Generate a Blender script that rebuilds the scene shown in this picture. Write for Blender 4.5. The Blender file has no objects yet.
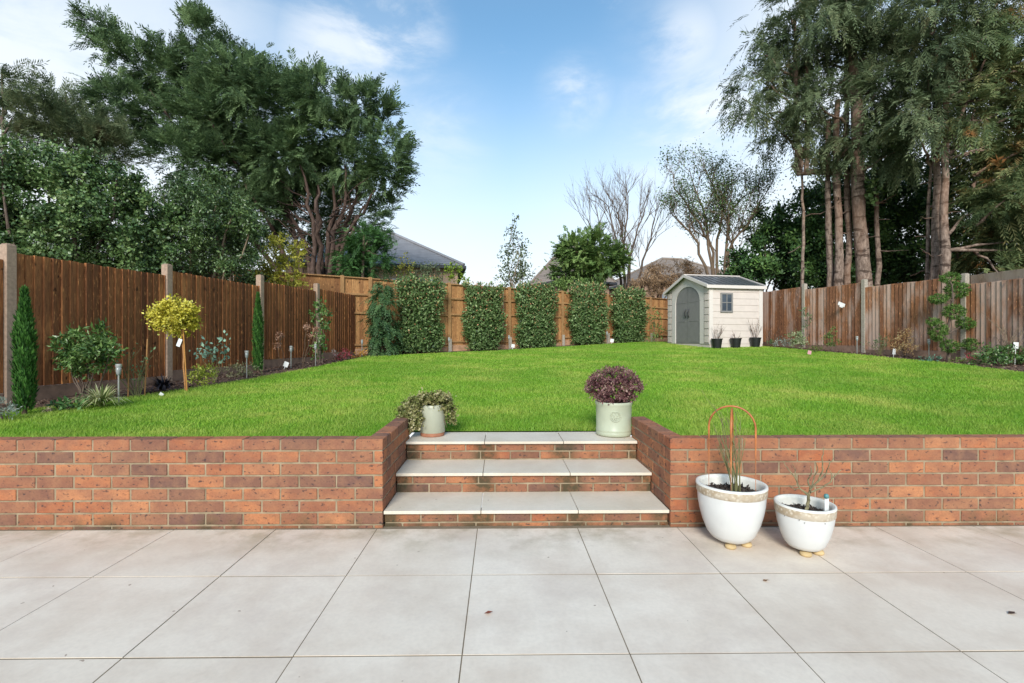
import bpy, bmesh, math
import numpy as np
from math import radians as R, sin, cos, pi
RG = np.random.default_rng(7)
sc = bpy.context.scene
COL = sc.collection
F, CZ, TH, CX, CY = 480.0, 1.13, R(0.7), 506.0, 341.5

def P(x, y, Y):                       # point of the garden seen at (x, y) in the photograph, at world depth Y
    a = (x-CX)/F; b = (CY-y)/F
    t = Y/(cos(TH)-a*sin(TH))
    return np.array([(sin(TH)+a*cos(TH))*t, Y, CZ+b*t])

def H(X, Y):                          # height of the lawn and ground
    X = np.asarray(X, float); Y = np.asarray(Y, float)
    t = np.clip(Y-4, 0, 13.5)
    return .385+.034*t+.001*t*t+.012*np.clip(X, 0, 10)*np.clip(t/5, 0, 1)

def on(x, Y):                         # ground point under picture column x at depth Y
    p = P(x, 300, Y); p[2] = float(H(p[0], Y)); return p

# ------------------------------------------------------------------ mesh building
WL = {}
class MB:
    def __init__(s): s.v=[]; s.f=[]; s.n=0; s.t=[]; s.m=[]
    def add(s, V, Fc, tone=0.5, mi=0):
        V = np.asarray(V, float).reshape(-1,3)
        s.v.append(V)
        if isinstance(Fc, np.ndarray): s.f.append(Fc+s.n); nf=len(Fc)
        else: s.f.append([tuple(i+s.n for i in f) for f in Fc]); nf=len(Fc)
        s.t.append(np.broadcast_to(np.asarray(tone, float), (len(V),)).copy())
        s.m.append(np.full(nf, mi)); s.n += len(V)
    def build(s, name, mats, parent=None, origin=None, smooth=False, bevel=0):
        if not isinstance(mats, (list,tuple)): mats=[mats]
        V = np.concatenate(s.v)
        o = WL[parent] if parent is not None else (np.array(origin, float) if origin is not None else np.zeros(3))
        V = V-o
        me = bpy.data.meshes.new(name)
        idx=[]; tot=[]
        for f in s.f:
            if isinstance(f, np.ndarray): idx.append(f.ravel()); tot.append(np.full(len(f), f.shape[1]))
            else: idx.append(np.array([i for q in f for i in q])); tot.append(np.array([len(q) for q in f]))
        idx=np.concatenate(idx).astype(np.int32); tot=np.concatenate(tot).astype(np.int32)
        me.vertices.add(len(V)); me.vertices.foreach_set('co', V.astype(np.float32).ravel())
        me.loops.add(len(idx)); me.loops.foreach_set('vertex_index', idx)
        me.polygons.add(len(tot)); me.polygons.foreach_set('loop_start', np.concatenate([[0],np.cumsum(tot)[:-1]]).astype(np.int32))
        for m in mats: me.materials.append(m)
        me.polygons.foreach_set('material_index', np.concatenate(s.m).astype(np.int32))
        me.polygons.foreach_set('use_smooth', np.full(len(tot), bool(smooth)))
        a = me.attributes.new('tone','FLOAT','POINT'); a.data.foreach_set('value', np.concatenate(s.t).astype(np.float32))
        me.update(calc_edges=True); me.validate()
        ob = bpy.data.objects.new(name, me); COL.objects.link(ob)
        if parent is not None: ob.parent = parent
        else: ob.location = o
        WL[ob] = o
        if bevel:
            b = ob.modifiers.new('bevel','BEVEL'); b.width=bevel; b.segments=1; b.limit_method='ANGLE'
        return ob
    # shapes
    def box(s, x0,x1,y0,y1,z0,z1, tone=.5, mi=0, M=None, jit=0):
        V=np.array([[x,y,z] for z in (z0,z1) for y in (y0,y1) for x in (x0,x1)], float)
        if jit: V=V+RG.normal(0,jit,V.shape)
        if M is not None: V=V@M[0].T+M[1]
        s.add(V, np.array([[0,2,3,1],[4,5,7,6],[0,1,5,4],[2,6,7,3],[0,4,6,2],[1,3,7,5]]), tone, mi)
    def tube(s, pts, rad, n=6, tone=.5, mi=0, cap=True):
        pts=np.asarray(pts,float); k=len(pts); rad=np.broadcast_to(rad,(k,))
        d=np.gradient(pts,axis=0); d/=np.linalg.norm(d,axis=1)[:,None]+1e-9
        ref=np.array([0,0,1.]) if abs(d[:,2]).mean()<.8 else np.array([1.,0,0])
        u=np.cross(d,ref); u/=np.linalg.norm(u,axis=1)[:,None]+1e-9; w=np.cross(d,u)
        a=np.arange(n)*2*pi/n
        V=pts[:,None]+rad[:,None,None]*(u[:,None]*np.cos(a)[None,:,None]+w[:,None]*np.sin(a)[None,:,None])
        i=np.arange(k-1)[:,None]*n; j=np.arange(n)[None]; jn=(j+1)%n
        Fq=np.stack([i+j,i+jn,i+n+jn,i+n+j],-1).reshape(-1,4)
        s.add(V.reshape(-1,3),Fq,tone,mi)
        if cap and n>3:
            b=s.n-k*n
            s.f.append([tuple(b+q for q in range(n)), tuple(b+(k-1)*n+q for q in range(n-1,-1,-1))]); s.m.append(np.full(2,mi))
    def lathe(s, prof, c, n=48, tone=.5, mi=0, rfun=None):
        c=np.asarray(c,float); a=np.arange(n)*2*pi/n; pr=np.array(prof,float); k=len(pr)
        V=np.stack([pr[:,0,None]*np.cos(a),pr[:,0,None]*np.sin(a),np.repeat(pr[:,1,None],n,1)],-1)+c
        i=np.arange(k-1)[:,None]*n; j=np.arange(n)[None]; jn=(j+1)%n
        s.add(V.reshape(-1,3),np.stack([i+j,i+jn,i+n+jn,i+n+j],-1).reshape(-1,4),tone,mi)
    def disc(s, c, r, n=32, tone=.5, mi=0):
        a=np.arange(n)*2*pi/n
        V=np.stack([c[0]+r*np.cos(a),c[1]+r*np.sin(a),np.full(n,c[2])],-1)
        s.add(V,[tuple(range(n))],tone,mi)
    def leaves(s, B, D, N, L, W, tone, mi=0):       # one diamond leaf per row
        D=D/(np.linalg.norm(D,axis=1)[:,None]+1e-9)
        S=np.cross(D,N); S/=np.linalg.norm(S,axis=1)[:,None]+1e-9
        L=np.broadcast_to(L,(len(B),))[:,None]; W=np.broadcast_to(W,(len(B),))[:,None]
        Nn=np.cross(S,D)
        m=B+D*L*.5-Nn*L*.06
        V=np.stack([B, m+S*W*.5+Nn*L*.1, B+D*L, m-S*W*.5+Nn*L*.1],1)
        q=np.arange(len(B))[:,None]*4+np.arange(4)[None]
        s.add(V.reshape(-1,3), q, np.repeat(tone,4) if np.ndim(tone) else tone, mi)

def unit(v): return v/(np.linalg.norm(v,axis=-1,keepdims=True)+1e-9)
def rv(n): return unit(RG.normal(size=(n,3)))

def tag(o, label=None, cat=None, group=None, kind=None):
    if label: o['label']=label
    if cat: o['category']=cat
    if group: o['group']=group
    if kind: o['kind']=kind
    return o
def thing(name, loc, label, cat, group=None):
    o=bpy.data.objects.new(name,None); COL.objects.link(o); o.location=loc; o.empty_display_size=.1
    WL[o]=np.array(loc,float); return tag(o,label,cat,group)
def copy_tree(o, parent=None):
    c=o.copy(); COL.objects.link(c); c.parent=parent
    for ch in [x for x in COL.objects if x.parent==o]: copy_tree(ch,c)
    return c

# ------------------------------------------------------------------ materials
def nt(name):
    m=bpy.data.materials.new(name); m.use_nodes=True; t=m.node_tree
    return m,t,t.nodes['Principled BSDF']
def N(t,k,**kw):
    n=t.nodes.new(k)
    for a,b in kw.items():
        if a in n.inputs: n.inputs[a].default_value=b
        else: setattr(n,a,b)
    return n
def ramp(t, fac, stops, interp='LINEAR'):
    r=t.nodes.new('ShaderNodeValToRGB'); r.color_ramp.interpolation=interp
    e=r.color_ramp.elements
    while len(e)<len(stops): e.new(.5)
    for el,(p,c) in zip(e,stops): el.position=p; el.color=(*c,1) if len(c)==3 else c
    t.links.new(fac,r.inputs[0]); return r.outputs[0]
def noise(t, scale, detail=4, stretch=None, rough=.55, src='Object', w=None):
    tc=t.nodes.new('ShaderNodeTexCoord'); mp=t.nodes.new('ShaderNodeMapping')
    t.links.new(tc.outputs[src],mp.inputs[0])
    if stretch: mp.inputs['Scale'].default_value=stretch
    n=t.nodes.new('ShaderNodeTexNoise'); n.inputs['Scale'].default_value=scale
    n.inputs['Detail'].default_value=detail; n.inputs['Roughness'].default_value=rough
    t.links.new(mp.outputs[0],n.inputs[0]); return n.outputs[0]
def mix(t, fac, a, b, mode='MIX'):
    m=t.nodes.new('ShaderNodeMix'); m.data_type='RGBA'; m.blend_type=mode
    for sk,v in ((m.inputs[0],fac),(m.inputs[6],a),(m.inputs[7],b)):
        if hasattr(v,'node'): t.links.new(v,sk)
        else: sk.default_value = v if not isinstance(v,tuple) else (*v,1)
    return m.outputs[2]
def math_(t, op, a, b=None, clamp=False):
    m=t.nodes.new('ShaderNodeMath'); m.operation=op; m.use_clamp=clamp
    for i,v in enumerate((a,b)):
        if v is None: continue
        if hasattr(v,'node'): t.links.new(v,m.inputs[i])
        else: m.inputs[i].default_value=v
    return m.outputs[0]
def bump(t, b, h, strength=.3, dist=.01):
    n=t.nodes.new('ShaderNodeBump'); n.inputs['Strength'].default_value=strength; n.inputs['Distance'].default_value=dist
    t.links.new(h,n.inputs['Height']); t.links.new(n.outputs[0],b.inputs['Normal'])
def island(t): return t.nodes.new('ShaderNodeNewGeometry').outputs['Random Per Island']
def plain(name, c, rough=.6, metal=0, var=.15, scale=20, spec=.5):
    m,t,b=nt(name); n=noise(t,scale)
    c2=tuple(x*(1-var) for x in c); c1=tuple(min(1,x*(1+var)) for x in c)
    t.links.new(ramp(t,n,[(.3,c2),(.7,c1)]),b.inputs['Base Color'])
    b.inputs['Roughness'].default_value=rough; b.inputs['Metallic'].default_value=metal
    b.inputs['Specular IOR Level'].default_value=spec
    return m
LM=dict(fresh_cypress_foliage=1.8,cypress_foliage=3.1,topiary_foliage=2.0,conifer_foliage=3.1,browning_conifer_foliage=3.1,columnar_foliage=1.7,rhododendron_leaves=1.7,perennial_leaves=1.5,camellia_leaves=1.8,dark_laurel_leaves=1.8,dark_undergrowth=3.3,olive_leaves=1.3,green_cover=1.2,rose_leaves=1.6,mulch_chips=1,photinia_foliage=2.3,golden_leaves=1.1,silver_foliage=1.1,striped_leaves=1.1,black_leaves=1,dried_petals=1.1,yellow_green_foliage=1.5,euonymus_leaves=1.1,red_flowers=1,orange_flowers=1,pale_petals=1,purple_leaves=1.25,trailing_leaves=1.2,dry_tuft=1,variegated_leaves=1.1,dry_brown_foliage=2.1,lime_foliage=1.1,grey_green_foliage=1.5)
def leafmat(name, cols, rough=.5, tr=.25, spec=.3, patch=None):
    m,t,b=nt(name)
    a=t.nodes.new('ShaderNodeAttribute'); a.attribute_name='tone'
    f=math_(t,'ADD',a.outputs['Fac'],math_(t,'MULTIPLY',math_(t,'SUBTRACT',island(t),.5),.35),True)
    cols=[tuple(min(.8,v*LM.get(name,2.8)) for v in cc) for cc in cols]; k=len(cols)
    c=ramp(t,f,[(i/(k-1) if k>1 else 0,cc) for i,cc in enumerate(cols)])
    if patch: # whole patches of another leaf colour
        c=mix(t,ramp(t,noise(t,patch[1],2),[(patch[2],(0,0,0)),(patch[2]+.12,(1,1,1))]),c,patch[0])
    t.links.new(c,b.inputs['Base Color']); b.inputs['Roughness'].default_value=rough
    b.inputs['Specular IOR Level'].default_value=spec
    tb=t.nodes.new('ShaderNodeBsdfTranslucent'); t.links.new(c,tb.inputs[0])
    mx=t.nodes.new('ShaderNodeMixShader'); mx.inputs[0].default_value=tr
    t.links.new(b.outputs[0],mx.inputs[1]); t.links.new(tb.outputs[0],mx.inputs[2])
    t.links.new(mx.outputs[0],t.nodes['Material Output'].inputs[0]); return m

def brickmat(stain=False):
    m,t,b=nt('stained_brick' if stain else 'brick'); r=N(t,'ShaderNodeAttribute',attribute_name='tone').outputs['Fac']
    c=ramp(t,r,[(0,(.42,.15,.065)),(.13,(.46,.195,.09)),(.26,(.36,.115,.05)),(.38,(.25,.115,.07)),(.5,(.42,.16,.07)),(.62,(.29,.125,.07)),(.72,(.40,.145,.065)),(.82,(.15,.08,.06)),(.92,(.33,.15,.08)),(1,(.125,.07,.06))])
    c=mix(t,ramp(t,noise(t,5.5,5,(1,1,2)),[(.40,(0,0,0)),(.62,(.55,)*3)]),c,(.19,.085,.06))
    n2=noise(t,14,5)
    c=mix(t,ramp(t,n2,[(.42,(0,0,0)),(.75,(.4,)*3)]),c,(.44,.22,.11))
    n1=noise(t,34,3,(1,1,1.6))
    c=mix(t,ramp(t,n1,[(.60,(0,0,0)),(.66,(.85,.85,.85))]),c,(.055,.035,.035))
    c=mix(t,ramp(t,noise(t,90,2),[(.3,(.25,.25,.25)),(.6,(0,0,0))]),c,(.1,.05,.03))
    c=mix(t,ramp(t,noise(t,2.2,3),[(.55,(0,0,0)),(.8,(.5,.5,.5))]),c,(.13,.06,.045))
    sx=t.nodes.new('ShaderNodeSeparateXYZ'); g=t.nodes.new('ShaderNodeNewGeometry'); t.links.new(g.outputs['Position'],sx.inputs[0])
    # green algae low on the masonry and, on the risers, below the slab joints
    lo=math_(t,'SUBTRACT',1.0,math_(t,'MULTIPLY',sx.outputs[2],9.0),True)
    fac=math_(t,'MULTIPLY',lo,ramp(t,noise(t,7,4),[(.42,(0,0,0)),(.65,(1,1,1))]))
    if stain:
        for jx in (-.117,.478,-.69,1.02):
            d=math_(t,'ABSOLUTE',math_(t,'SUBTRACT',sx.outputs[0],jx))
            k=math_(t,'SUBTRACT',1.5,math_(t,'MULTIPLY',d,12.0),True)
            k=math_(t,'MULTIPLY',k,ramp(t,noise(t,17,4),[(.25,(.2,.2,.2)),(.55,(1,1,1))]))
            fac=math_(t,'MAXIMUM',fac,k)
        fac=math_(t,'MAXIMUM',fac,ramp(t,noise(t,6,4),[(.5,(0,0,0)),(.78,(.6,.6,.6))]))
    c=mix(t,math_(t,'MULTIPLY',fac,.85),c,(.045,.045,.022))
    t.links.new(c,b.inputs['Base Color']); b.inputs['Roughness'].default_value=.85; b.inputs['Specular IOR Level'].default_value=.25
    bump(t,b,noise(t,60,4),.5,.004); return m
def mortarmat():
    m,t,b=nt('mortar')
    c=ramp(t,noise(t,12,5),[(.3,(.18,.135,.08)),(.7,(.35,.27,.175))])
    t.links.new(c,b.inputs['Base Color']); b.inputs['Roughness'].default_value=.95; return m
def tilemat(name, a, bb, stainc, samt, tilt=.3):
    m,t,b=nt(name)
    c=ramp(t,island(t),[(0,a),(1,bb)])
    c=mix(t,ramp(t,noise(t,2.4,8,rough=.65),[(.42,(0,0,0)),(.72,(samt,samt,samt))]),c,stainc)
    c=mix(t,ramp(t,noise(t,1.3,6,rough=.7),[(.5,(0,0,0)),(.75,(samt*.8,)*3)]),c,(.50,.40,.34))
    c=mix(t,ramp(t,noise(t,55,4),[(.3,(.16,.16,.16)),(.6,(0,0,0))]),c,tuple(x*.6 for x in a))
    c=mix(t,ramp(t,noise(t,26,1),[(.785,(0,0,0)),(.80,(.7,.7,.7))]),c,(.2,.13,.09))
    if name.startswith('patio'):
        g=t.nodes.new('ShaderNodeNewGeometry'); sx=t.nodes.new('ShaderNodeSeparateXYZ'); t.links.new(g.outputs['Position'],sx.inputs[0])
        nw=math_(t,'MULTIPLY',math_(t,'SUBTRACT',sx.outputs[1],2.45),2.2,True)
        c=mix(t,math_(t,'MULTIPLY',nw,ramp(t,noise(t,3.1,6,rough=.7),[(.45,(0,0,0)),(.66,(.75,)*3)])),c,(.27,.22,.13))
    t.links.new(c,b.inputs['Base Color'])
    t.links.new(ramp(t,noise(t,1.1,4),[(.4,(.34,)*3),(.6,(.62,)*3)]),b.inputs['Roughness'])
    b.inputs['Specular IOR Level'].default_value=.35
    bump(t,b,noise(t,25,5),.12,.003); return m
def woodmat(name, cols, grey=None, greyamt=(.5,.6), grain=.5):
    m,t,b=nt(name); r=island(t)
    c=ramp(t,r,[(i/(len(cols)-1),x) for i,x in enumerate(cols)])
    g=noise(t,9,6,(9,9,.9),.6)
    c=mix(t,ramp(t,g,[(.35,(.6,.6,.6)),(.58,(0,0,0))]),c,tuple(x*.5 for x in cols[0]))
    g2=noise(t,22,4,(2.4,2.4,.5))
    c=mix(t,ramp(t,g2,[(.60,(0,0,0)),(.74,(.8,)*3)]),c,tuple(min(1,x*1.9) for x in cols[-1]))
    k=noise(t,7,2,(1.6,1.6,1))
    c=mix(t,ramp(t,k,[(.66,(0,0,0)),(.72,(.85,)*3)]),c,tuple(x*.25 for x in cols[0]))
    if grey:
        gm=noise(t,3.2,6,(1,1,.35)); w=math_(t,'ADD',gm,math_(t,'MULTIPLY',math_(t,'SUBTRACT',r,.5),.22))
        c=mix(t,ramp(t,w,[(greyamt[0],(0,0,0)),(greyamt[1]+.06,(.62,)*3)]),c,grey)
    t.links.new(c,b.inputs['Base Color']); b.inputs['Roughness'].default_value=.8; b.inputs['Specular IOR Level'].default_value=.2
    bump(t,b,g,.4,.004); return m
def barkmat(name, a, bb, sc_=8, st=(3,3,.8), scars=False):
    m,t,b=nt(name); n=noise(t,sc_,6,st,.65); c=ramp(t,n,[(.3,a),(.68,bb)])
    if scars:
        c=mix(t,ramp(t,noise(t,2.2,3,(1,1,3.5)),[(.56,(0,0,0)),(.62,(.8,)*3)]),c,tuple(x*.6 for x in a))
        c=mix(t,ramp(t,noise(t,1.3,4,(1,1,.4)),[(.45,(0,0,0)),(.65,(.6,)*3)]),c,(.27,.15,.095))
    t.links.new(c,b.inputs['Base Color']); b.inputs['Roughness'].default_value=.95
    b.inputs['Specular IOR Level'].default_value=.1
    bump(t,b,n,.8,.03); return m

M_brick=brickmat(); M_brick2=brickmat(True); M_mortar=mortarmat()
M_tile=tilemat('patio_porcelain',(.70,.605,.50),(.745,.65,.545),(.53,.42,.33),.75)
M_tread=tilemat('step_porcelain',(.62,.545,.44),(.67,.59,.485),(.50,.42,.30),.6)
M_joint=plain('joint_grout',(.19,.145,.095),.95)
M_lfence=woodmat('brown_stained_boards',[(.15,.060,.028),(.34,.135,.052),(.56,.235,.085)],(.11,.04,.022),(.50,.60))
M_rfence=woodmat('weathered_boards',[(.17,.075,.042),(.32,.14,.066),(.47,.215,.10)],(.50,.40,.35),(.44,.58))
M_bfence=woodmat('golden_boards',[(.22,.10,.042),(.37,.18,.07),(.50,.26,.105)],None)
M_rail=woodmat('golden_rails',[(.30,.16,.07),(.38,.21,.09)],None)
M_topb=woodmat('grey_planks',[(.17,.11,.07),(.22,.15,.10)],(.30,.25,.21),(.45,.6))
M_post=plain('concrete_post',(.36,.25,.18),.9,0,.2,30)
M_post2=plain('pale_concrete_post',(.36,.31,.25),.9,0,.2,30)
M_grav=plain('concrete_gravel_board',(.24,.15,.105),.9,0,.3,8)
M_grav2=plain('concrete_gravel_board_back',(.42,.24,.14),.9,0,.3,8)
M_bark=barkmat('cypress_bark',(.04,.026,.022),(.15,.10,.08))
M_bark2=barkmat('conifer_bark',(.07,.045,.035),(.36,.27,.215),5,(3,3,1.2),True)
M_bark3=barkmat('grey_bark',(.07,.05,.04),(.20,.15,.12))
M_barkp=barkmat('pale_bark',(.14,.10,.07),(.30,.23,.16))
M_twig=plain('twig',(.12,.075,.05),.9)
M_gtwig=plain('green_twig',(.16,.15,.06),.8)
M_rose=plain('rose_stem',(.20,.17,.09),.8,0,.4,40)
M_cane=plain('bamboo_cane',(.42,.20,.07),.6)

# ------------------------------------------------------------------ world, sun, camera
w=bpy.data.worlds.new('World'); sc.world=w; w.use_nodes=True; t=w.node_tree
bg=t.nodes['Background']; sky=N(t,'ShaderNodeTexSky'); sky.sky_type='NISHITA'; sky.sun_disc=False
SE,SA=31,189
sky.sun_elevation=R(SE); sky.sun_rotation=R(SA); sky.altitude=50; sky.air_density=1.0; sky.dust_density=.6; sky.ozone_density=2.0
tc=N(t,'ShaderNodeTexCoord'); sp=N(t,'ShaderNodeSeparateXYZ'); t.links.new(tc.outputs['Generated'],sp.inputs[0])
def mr(v,a,b,c,d):
    n=t.nodes.new('ShaderNodeMapRange'); n.interpolation_type='SMOOTHSTEP'
    for i,x in enumerate((v,a,b,c,d)):
        if hasattr(x,'node'): t.links.new(x,n.inputs[i])
        else: n.inputs[i].default_value=x
    return n.outputs[0]
ax=math_(t,'ABSOLUTE',math_(t,'SUBTRACT',sp.outputs[0],.02))
zz=math_(t,'SUBTRACT',sp.outputs[2],math_(t,'MULTIPLY',ax,.16))
WH=(6.3,6.55,6.75)
hz=mr(zz,.03,.57,.97,.10)
skt=mix(t,1.0,sky.outputs[0],(.70,1.32,1.42),'MULTIPLY')
c0=mix(t,hz,skt,WH)
# wisps of cirrus
mp=N(t,'ShaderNodeMapping'); t.links.new(tc.outputs['Generated'],mp.inputs[0]); mp.inputs['Scale'].default_value=(2.2,1.2,5.5); mp.inputs['Rotation'].default_value=(0,R(28),0)
n1=N(t,'ShaderNodeTexNoise'); n1.inputs['Scale'].default_value=1.7; n1.inputs['Detail'].default_value=9; n1.inputs['Roughness'].default_value=.62; n1.inputs['Distortion'].default_value=.35
t.links.new(mp.outputs[0],n1.inputs[0])
cl=mr(n1.outputs[0],.56,.86,0,.5)
def blob(px,py,r0,r1,amt):
    d=P(px,py,10.)-np.array([0,0,CZ]); d/=np.linalg.norm(d)
    v=N(t,'ShaderNodeVectorMath',operation='DISTANCE'); t.links.new(tc.outputs['Generated'],v.inputs[0]); v.inputs[1].default_value=d
    return math_(t,'MULTIPLY',mr(v.outputs['Value'],r0,r1,1,0),amt)
B=None
for a in ((385,25,.02,.14,.7),(335,55,.02,.14,.55),(100,20,.08,.36,.42),(20,90,.1,.4,.5),(575,95,.0,.09,.55),(715,130,.0,.22,.7),(690,40,.0,.12,.5),(930,30,.1,.5,.6),(440,130,.0,.14,.3)):
    b_=blob(*a); B=b_ if B is None else math_(t,'MAXIMUM',B,b_)
bl=math_(t,'MULTIPLY',B,mr(n1.outputs[0],.36,.62,.12,1.25),True)
cm=math_(t,'MAXIMUM',cl,bl)
c1=mix(t,cm,c0,(6.5,6.75,7.0))
t.links.new(c1,bg.inputs[0]); bg.inputs[1].default_value=.092
sl=bpy.data.lights.new('sun','SUN'); sl.energy=2.3; sl.angle=R(20); sl.color=(1,.95,.88)
so=bpy.data.objects.new('sun',sl); COL.objects.link(so)
az=R(SA); d=np.array([sin(az)*cos(R(SE)),cos(az)*cos(R(SE)),sin(R(SE))])
from mathutils import Vector
so.rotation_euler=Vector(d).to_track_quat('Z','Y').to_euler(); so.location=(-5,-8,14)
cd=bpy.data.cameras.new('camera'); cam=bpy.data.objects.new('camera',cd); COL.objects.link(cam)
cam.location=(0,0,CZ); cam.rotation_euler=(R(90),0,-TH); cd.sensor_width=36; cd.lens=F/1024*36
cd.shift_x=6/1024; cd.clip_end=2000; cd.clip_start=.05; sc.camera=cam
sc.view_settings.view_transform='Standard'; sc.view_settings.look='None'; sc.view_settings.exposure=.86; sc.view_settings.gamma=1

# ------------------------------------------------------------------ ground
YW=2.92; XL,XR=-.712,1.04
LF=lambda Y: -6.6+.2*Y         # left fence line
RF=lambda Y: 11.75-.2*Y        # right fence line
BF=lambda X: 15.4+.6*X         # back fence line
def gridmesh(xs,ys,zf):
    X,Y=np.meshgrid(xs,ys); Z=zf(X,Y); V=np.stack([X,Y,Z],-1).reshape(-1,3)
    nx=len(xs); i=np.arange(len(ys)-1)[:,None]*nx; j=np.arange(nx-1)[None]
    return V,np.stack([i+j,i+j+1,i+nx+j+1,i+nx+j],-1).reshape(-1,4)
def soil():
    m,t,b=nt('bark_mulch_soil')
    c=ramp(t,noise(t,30,5),[(.3,(.035,.02,.014)),(.5,(.10,.055,.038)),(.7,(.21,.12,.085))])
    far=ramp(t,noise(t,.5,3),[(.4,(.05,.07,.02)),(.6,(.07,.09,.03))])
    g=t.nodes.new('ShaderNodeNewGeometry'); s=t.nodes.new('ShaderNodeSeparateXYZ'); t.links.new(g.outputs['Position'],s.inputs[0])
    m1=math_(t,'GREATER_THAN',math_(t,'SUBTRACT',s.outputs[1],math_(t,'MULTIPLY',s.outputs[0],.6)),15.5)
    c=mix(t,m1,c,far)
    t.links.new(c,b.inputs['Base Color']); b.inputs['Roughness'].default_value=1
    bump(t,b,noise(t,30,5),1,.03); return m
M_soil=soil()
g=MB()
xs=np.concatenate([[-600,-200,-80,-40,-25],np.arange(-18,18.1,.75),[25,40,80,200,600]])
g.add(*gridmesh(xs,np.concatenate([np.arange(4,20,.75),[22,26,32,45,70,120,250,700]]),lambda X,Y:H(X,Y)-.012))
g.add(*gridmesh(np.array([-600,-40,-15,-8,XL-.02]),np.array([3.0,3.5,4.0]),lambda X,Y:H(X,Y)-.012))
g.add(*gridmesh(np.array([XR+.02,8,15,40,600]),np.array([3.0,3.5,4.0]),lambda X,Y:H(X,Y)-.012))
tag(g.build('ground',M_soil),kind='structure')
g=MB(); g.add(*gridmesh(np.array([-600,-12,12,600]),np.array([-300,-8,0,2.98]),lambda X,Y:X*0-.0016))
tag(g.build('ground_below_patio',M_joint),kind='structure')

# patio: real slabs with open joints
g=MB(); PX,PY=.606,.595
for i in range(-20,20):
    for j in range(0,16):
        x0=-.137+i*PX; y1=YW-j*PY
        dz=RG.normal(0,.0006)
        g.box(x0+.0024,x0+PX-.0024,y1-PY+.004,y1-.004 if j else y1-.02,-.03,dz)
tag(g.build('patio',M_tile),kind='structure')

# lawn
def wL(Y): return np.interp(Y,[3,4.7,6.6,9,11.5,13.3],[.6,.62,1.05,.95,.75,.45])
def wR(Y): return np.interp(Y,[3,7.8,9.7,11.6,14,20],[1.6,1.45,.95,.7,.5,.3])
def lawn_edges(Y):
    l=LF(Y)+wL(Y); r=RF(Y)-wR(Y)
    l=np.maximum(l,(Y+.75-15.4)/.6)     # stop short of the back fence
    return l,r
def lawnmat():
    m,t,b=nt('lawn_turf')
    c=ramp(t,noise(t,1.6,5),[(.3,(.11,.25,.016)),(.5,(.16,.32,.024)),(.7,(.26,.38,.05))])
    c=mix(t,ramp(t,noise(t,60,4),[(.3,(.6,.6,.6)),(.6,(0,0,0))]),c,(.035,.08,.008))
    t.links.new(c,b.inputs['Base Color']); b.inputs['Roughness'].default_value=.9; b.inputs['Specular IOR Level'].default_value=.1
    bump(t,b,noise(t,80,4),1,.02); return m
g=MB()
for (x0,x1) in ((None,XL-.02),(XR+.02,None)):
    ys=np.linspace(3.0,3.99,4); V=[]; n=24
    for y in ys:
        l,r=lawn_edges(y); a=l if x0 is None else x0; b_=r if x1 is None else x1
        for k in range(n): V.append((a+(b_-a)*k/(n-1),y,H(0,y)))
    i=np.arange(3)[:,None]*n; j=np.arange(n-1)[None]
    g.add(V,np.stack([i+j,i+j+1,i+n+j+1,i+n+j],-1).reshape(-1,4))
ys=np.arange(3.99,19.6,.25); V=[]; n=40
for y in ys:
    l,r=lawn_edges(y); r=max(r,l+.02)
    for k in range(n):
        x=l+(r-l)*k/(n-1); V.append((x,y,H(x,y)))
i=np.arange(len(ys)-1)[:,None]*n; j=np.arange(n-1)[None]
g.add(V,np.stack([i+j,i+j+1,i+n+j+1,i+n+j],-1).reshape(-1,4))
tag(g.build('lawn',lawnmat(),smooth=True),kind='structure')

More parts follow.
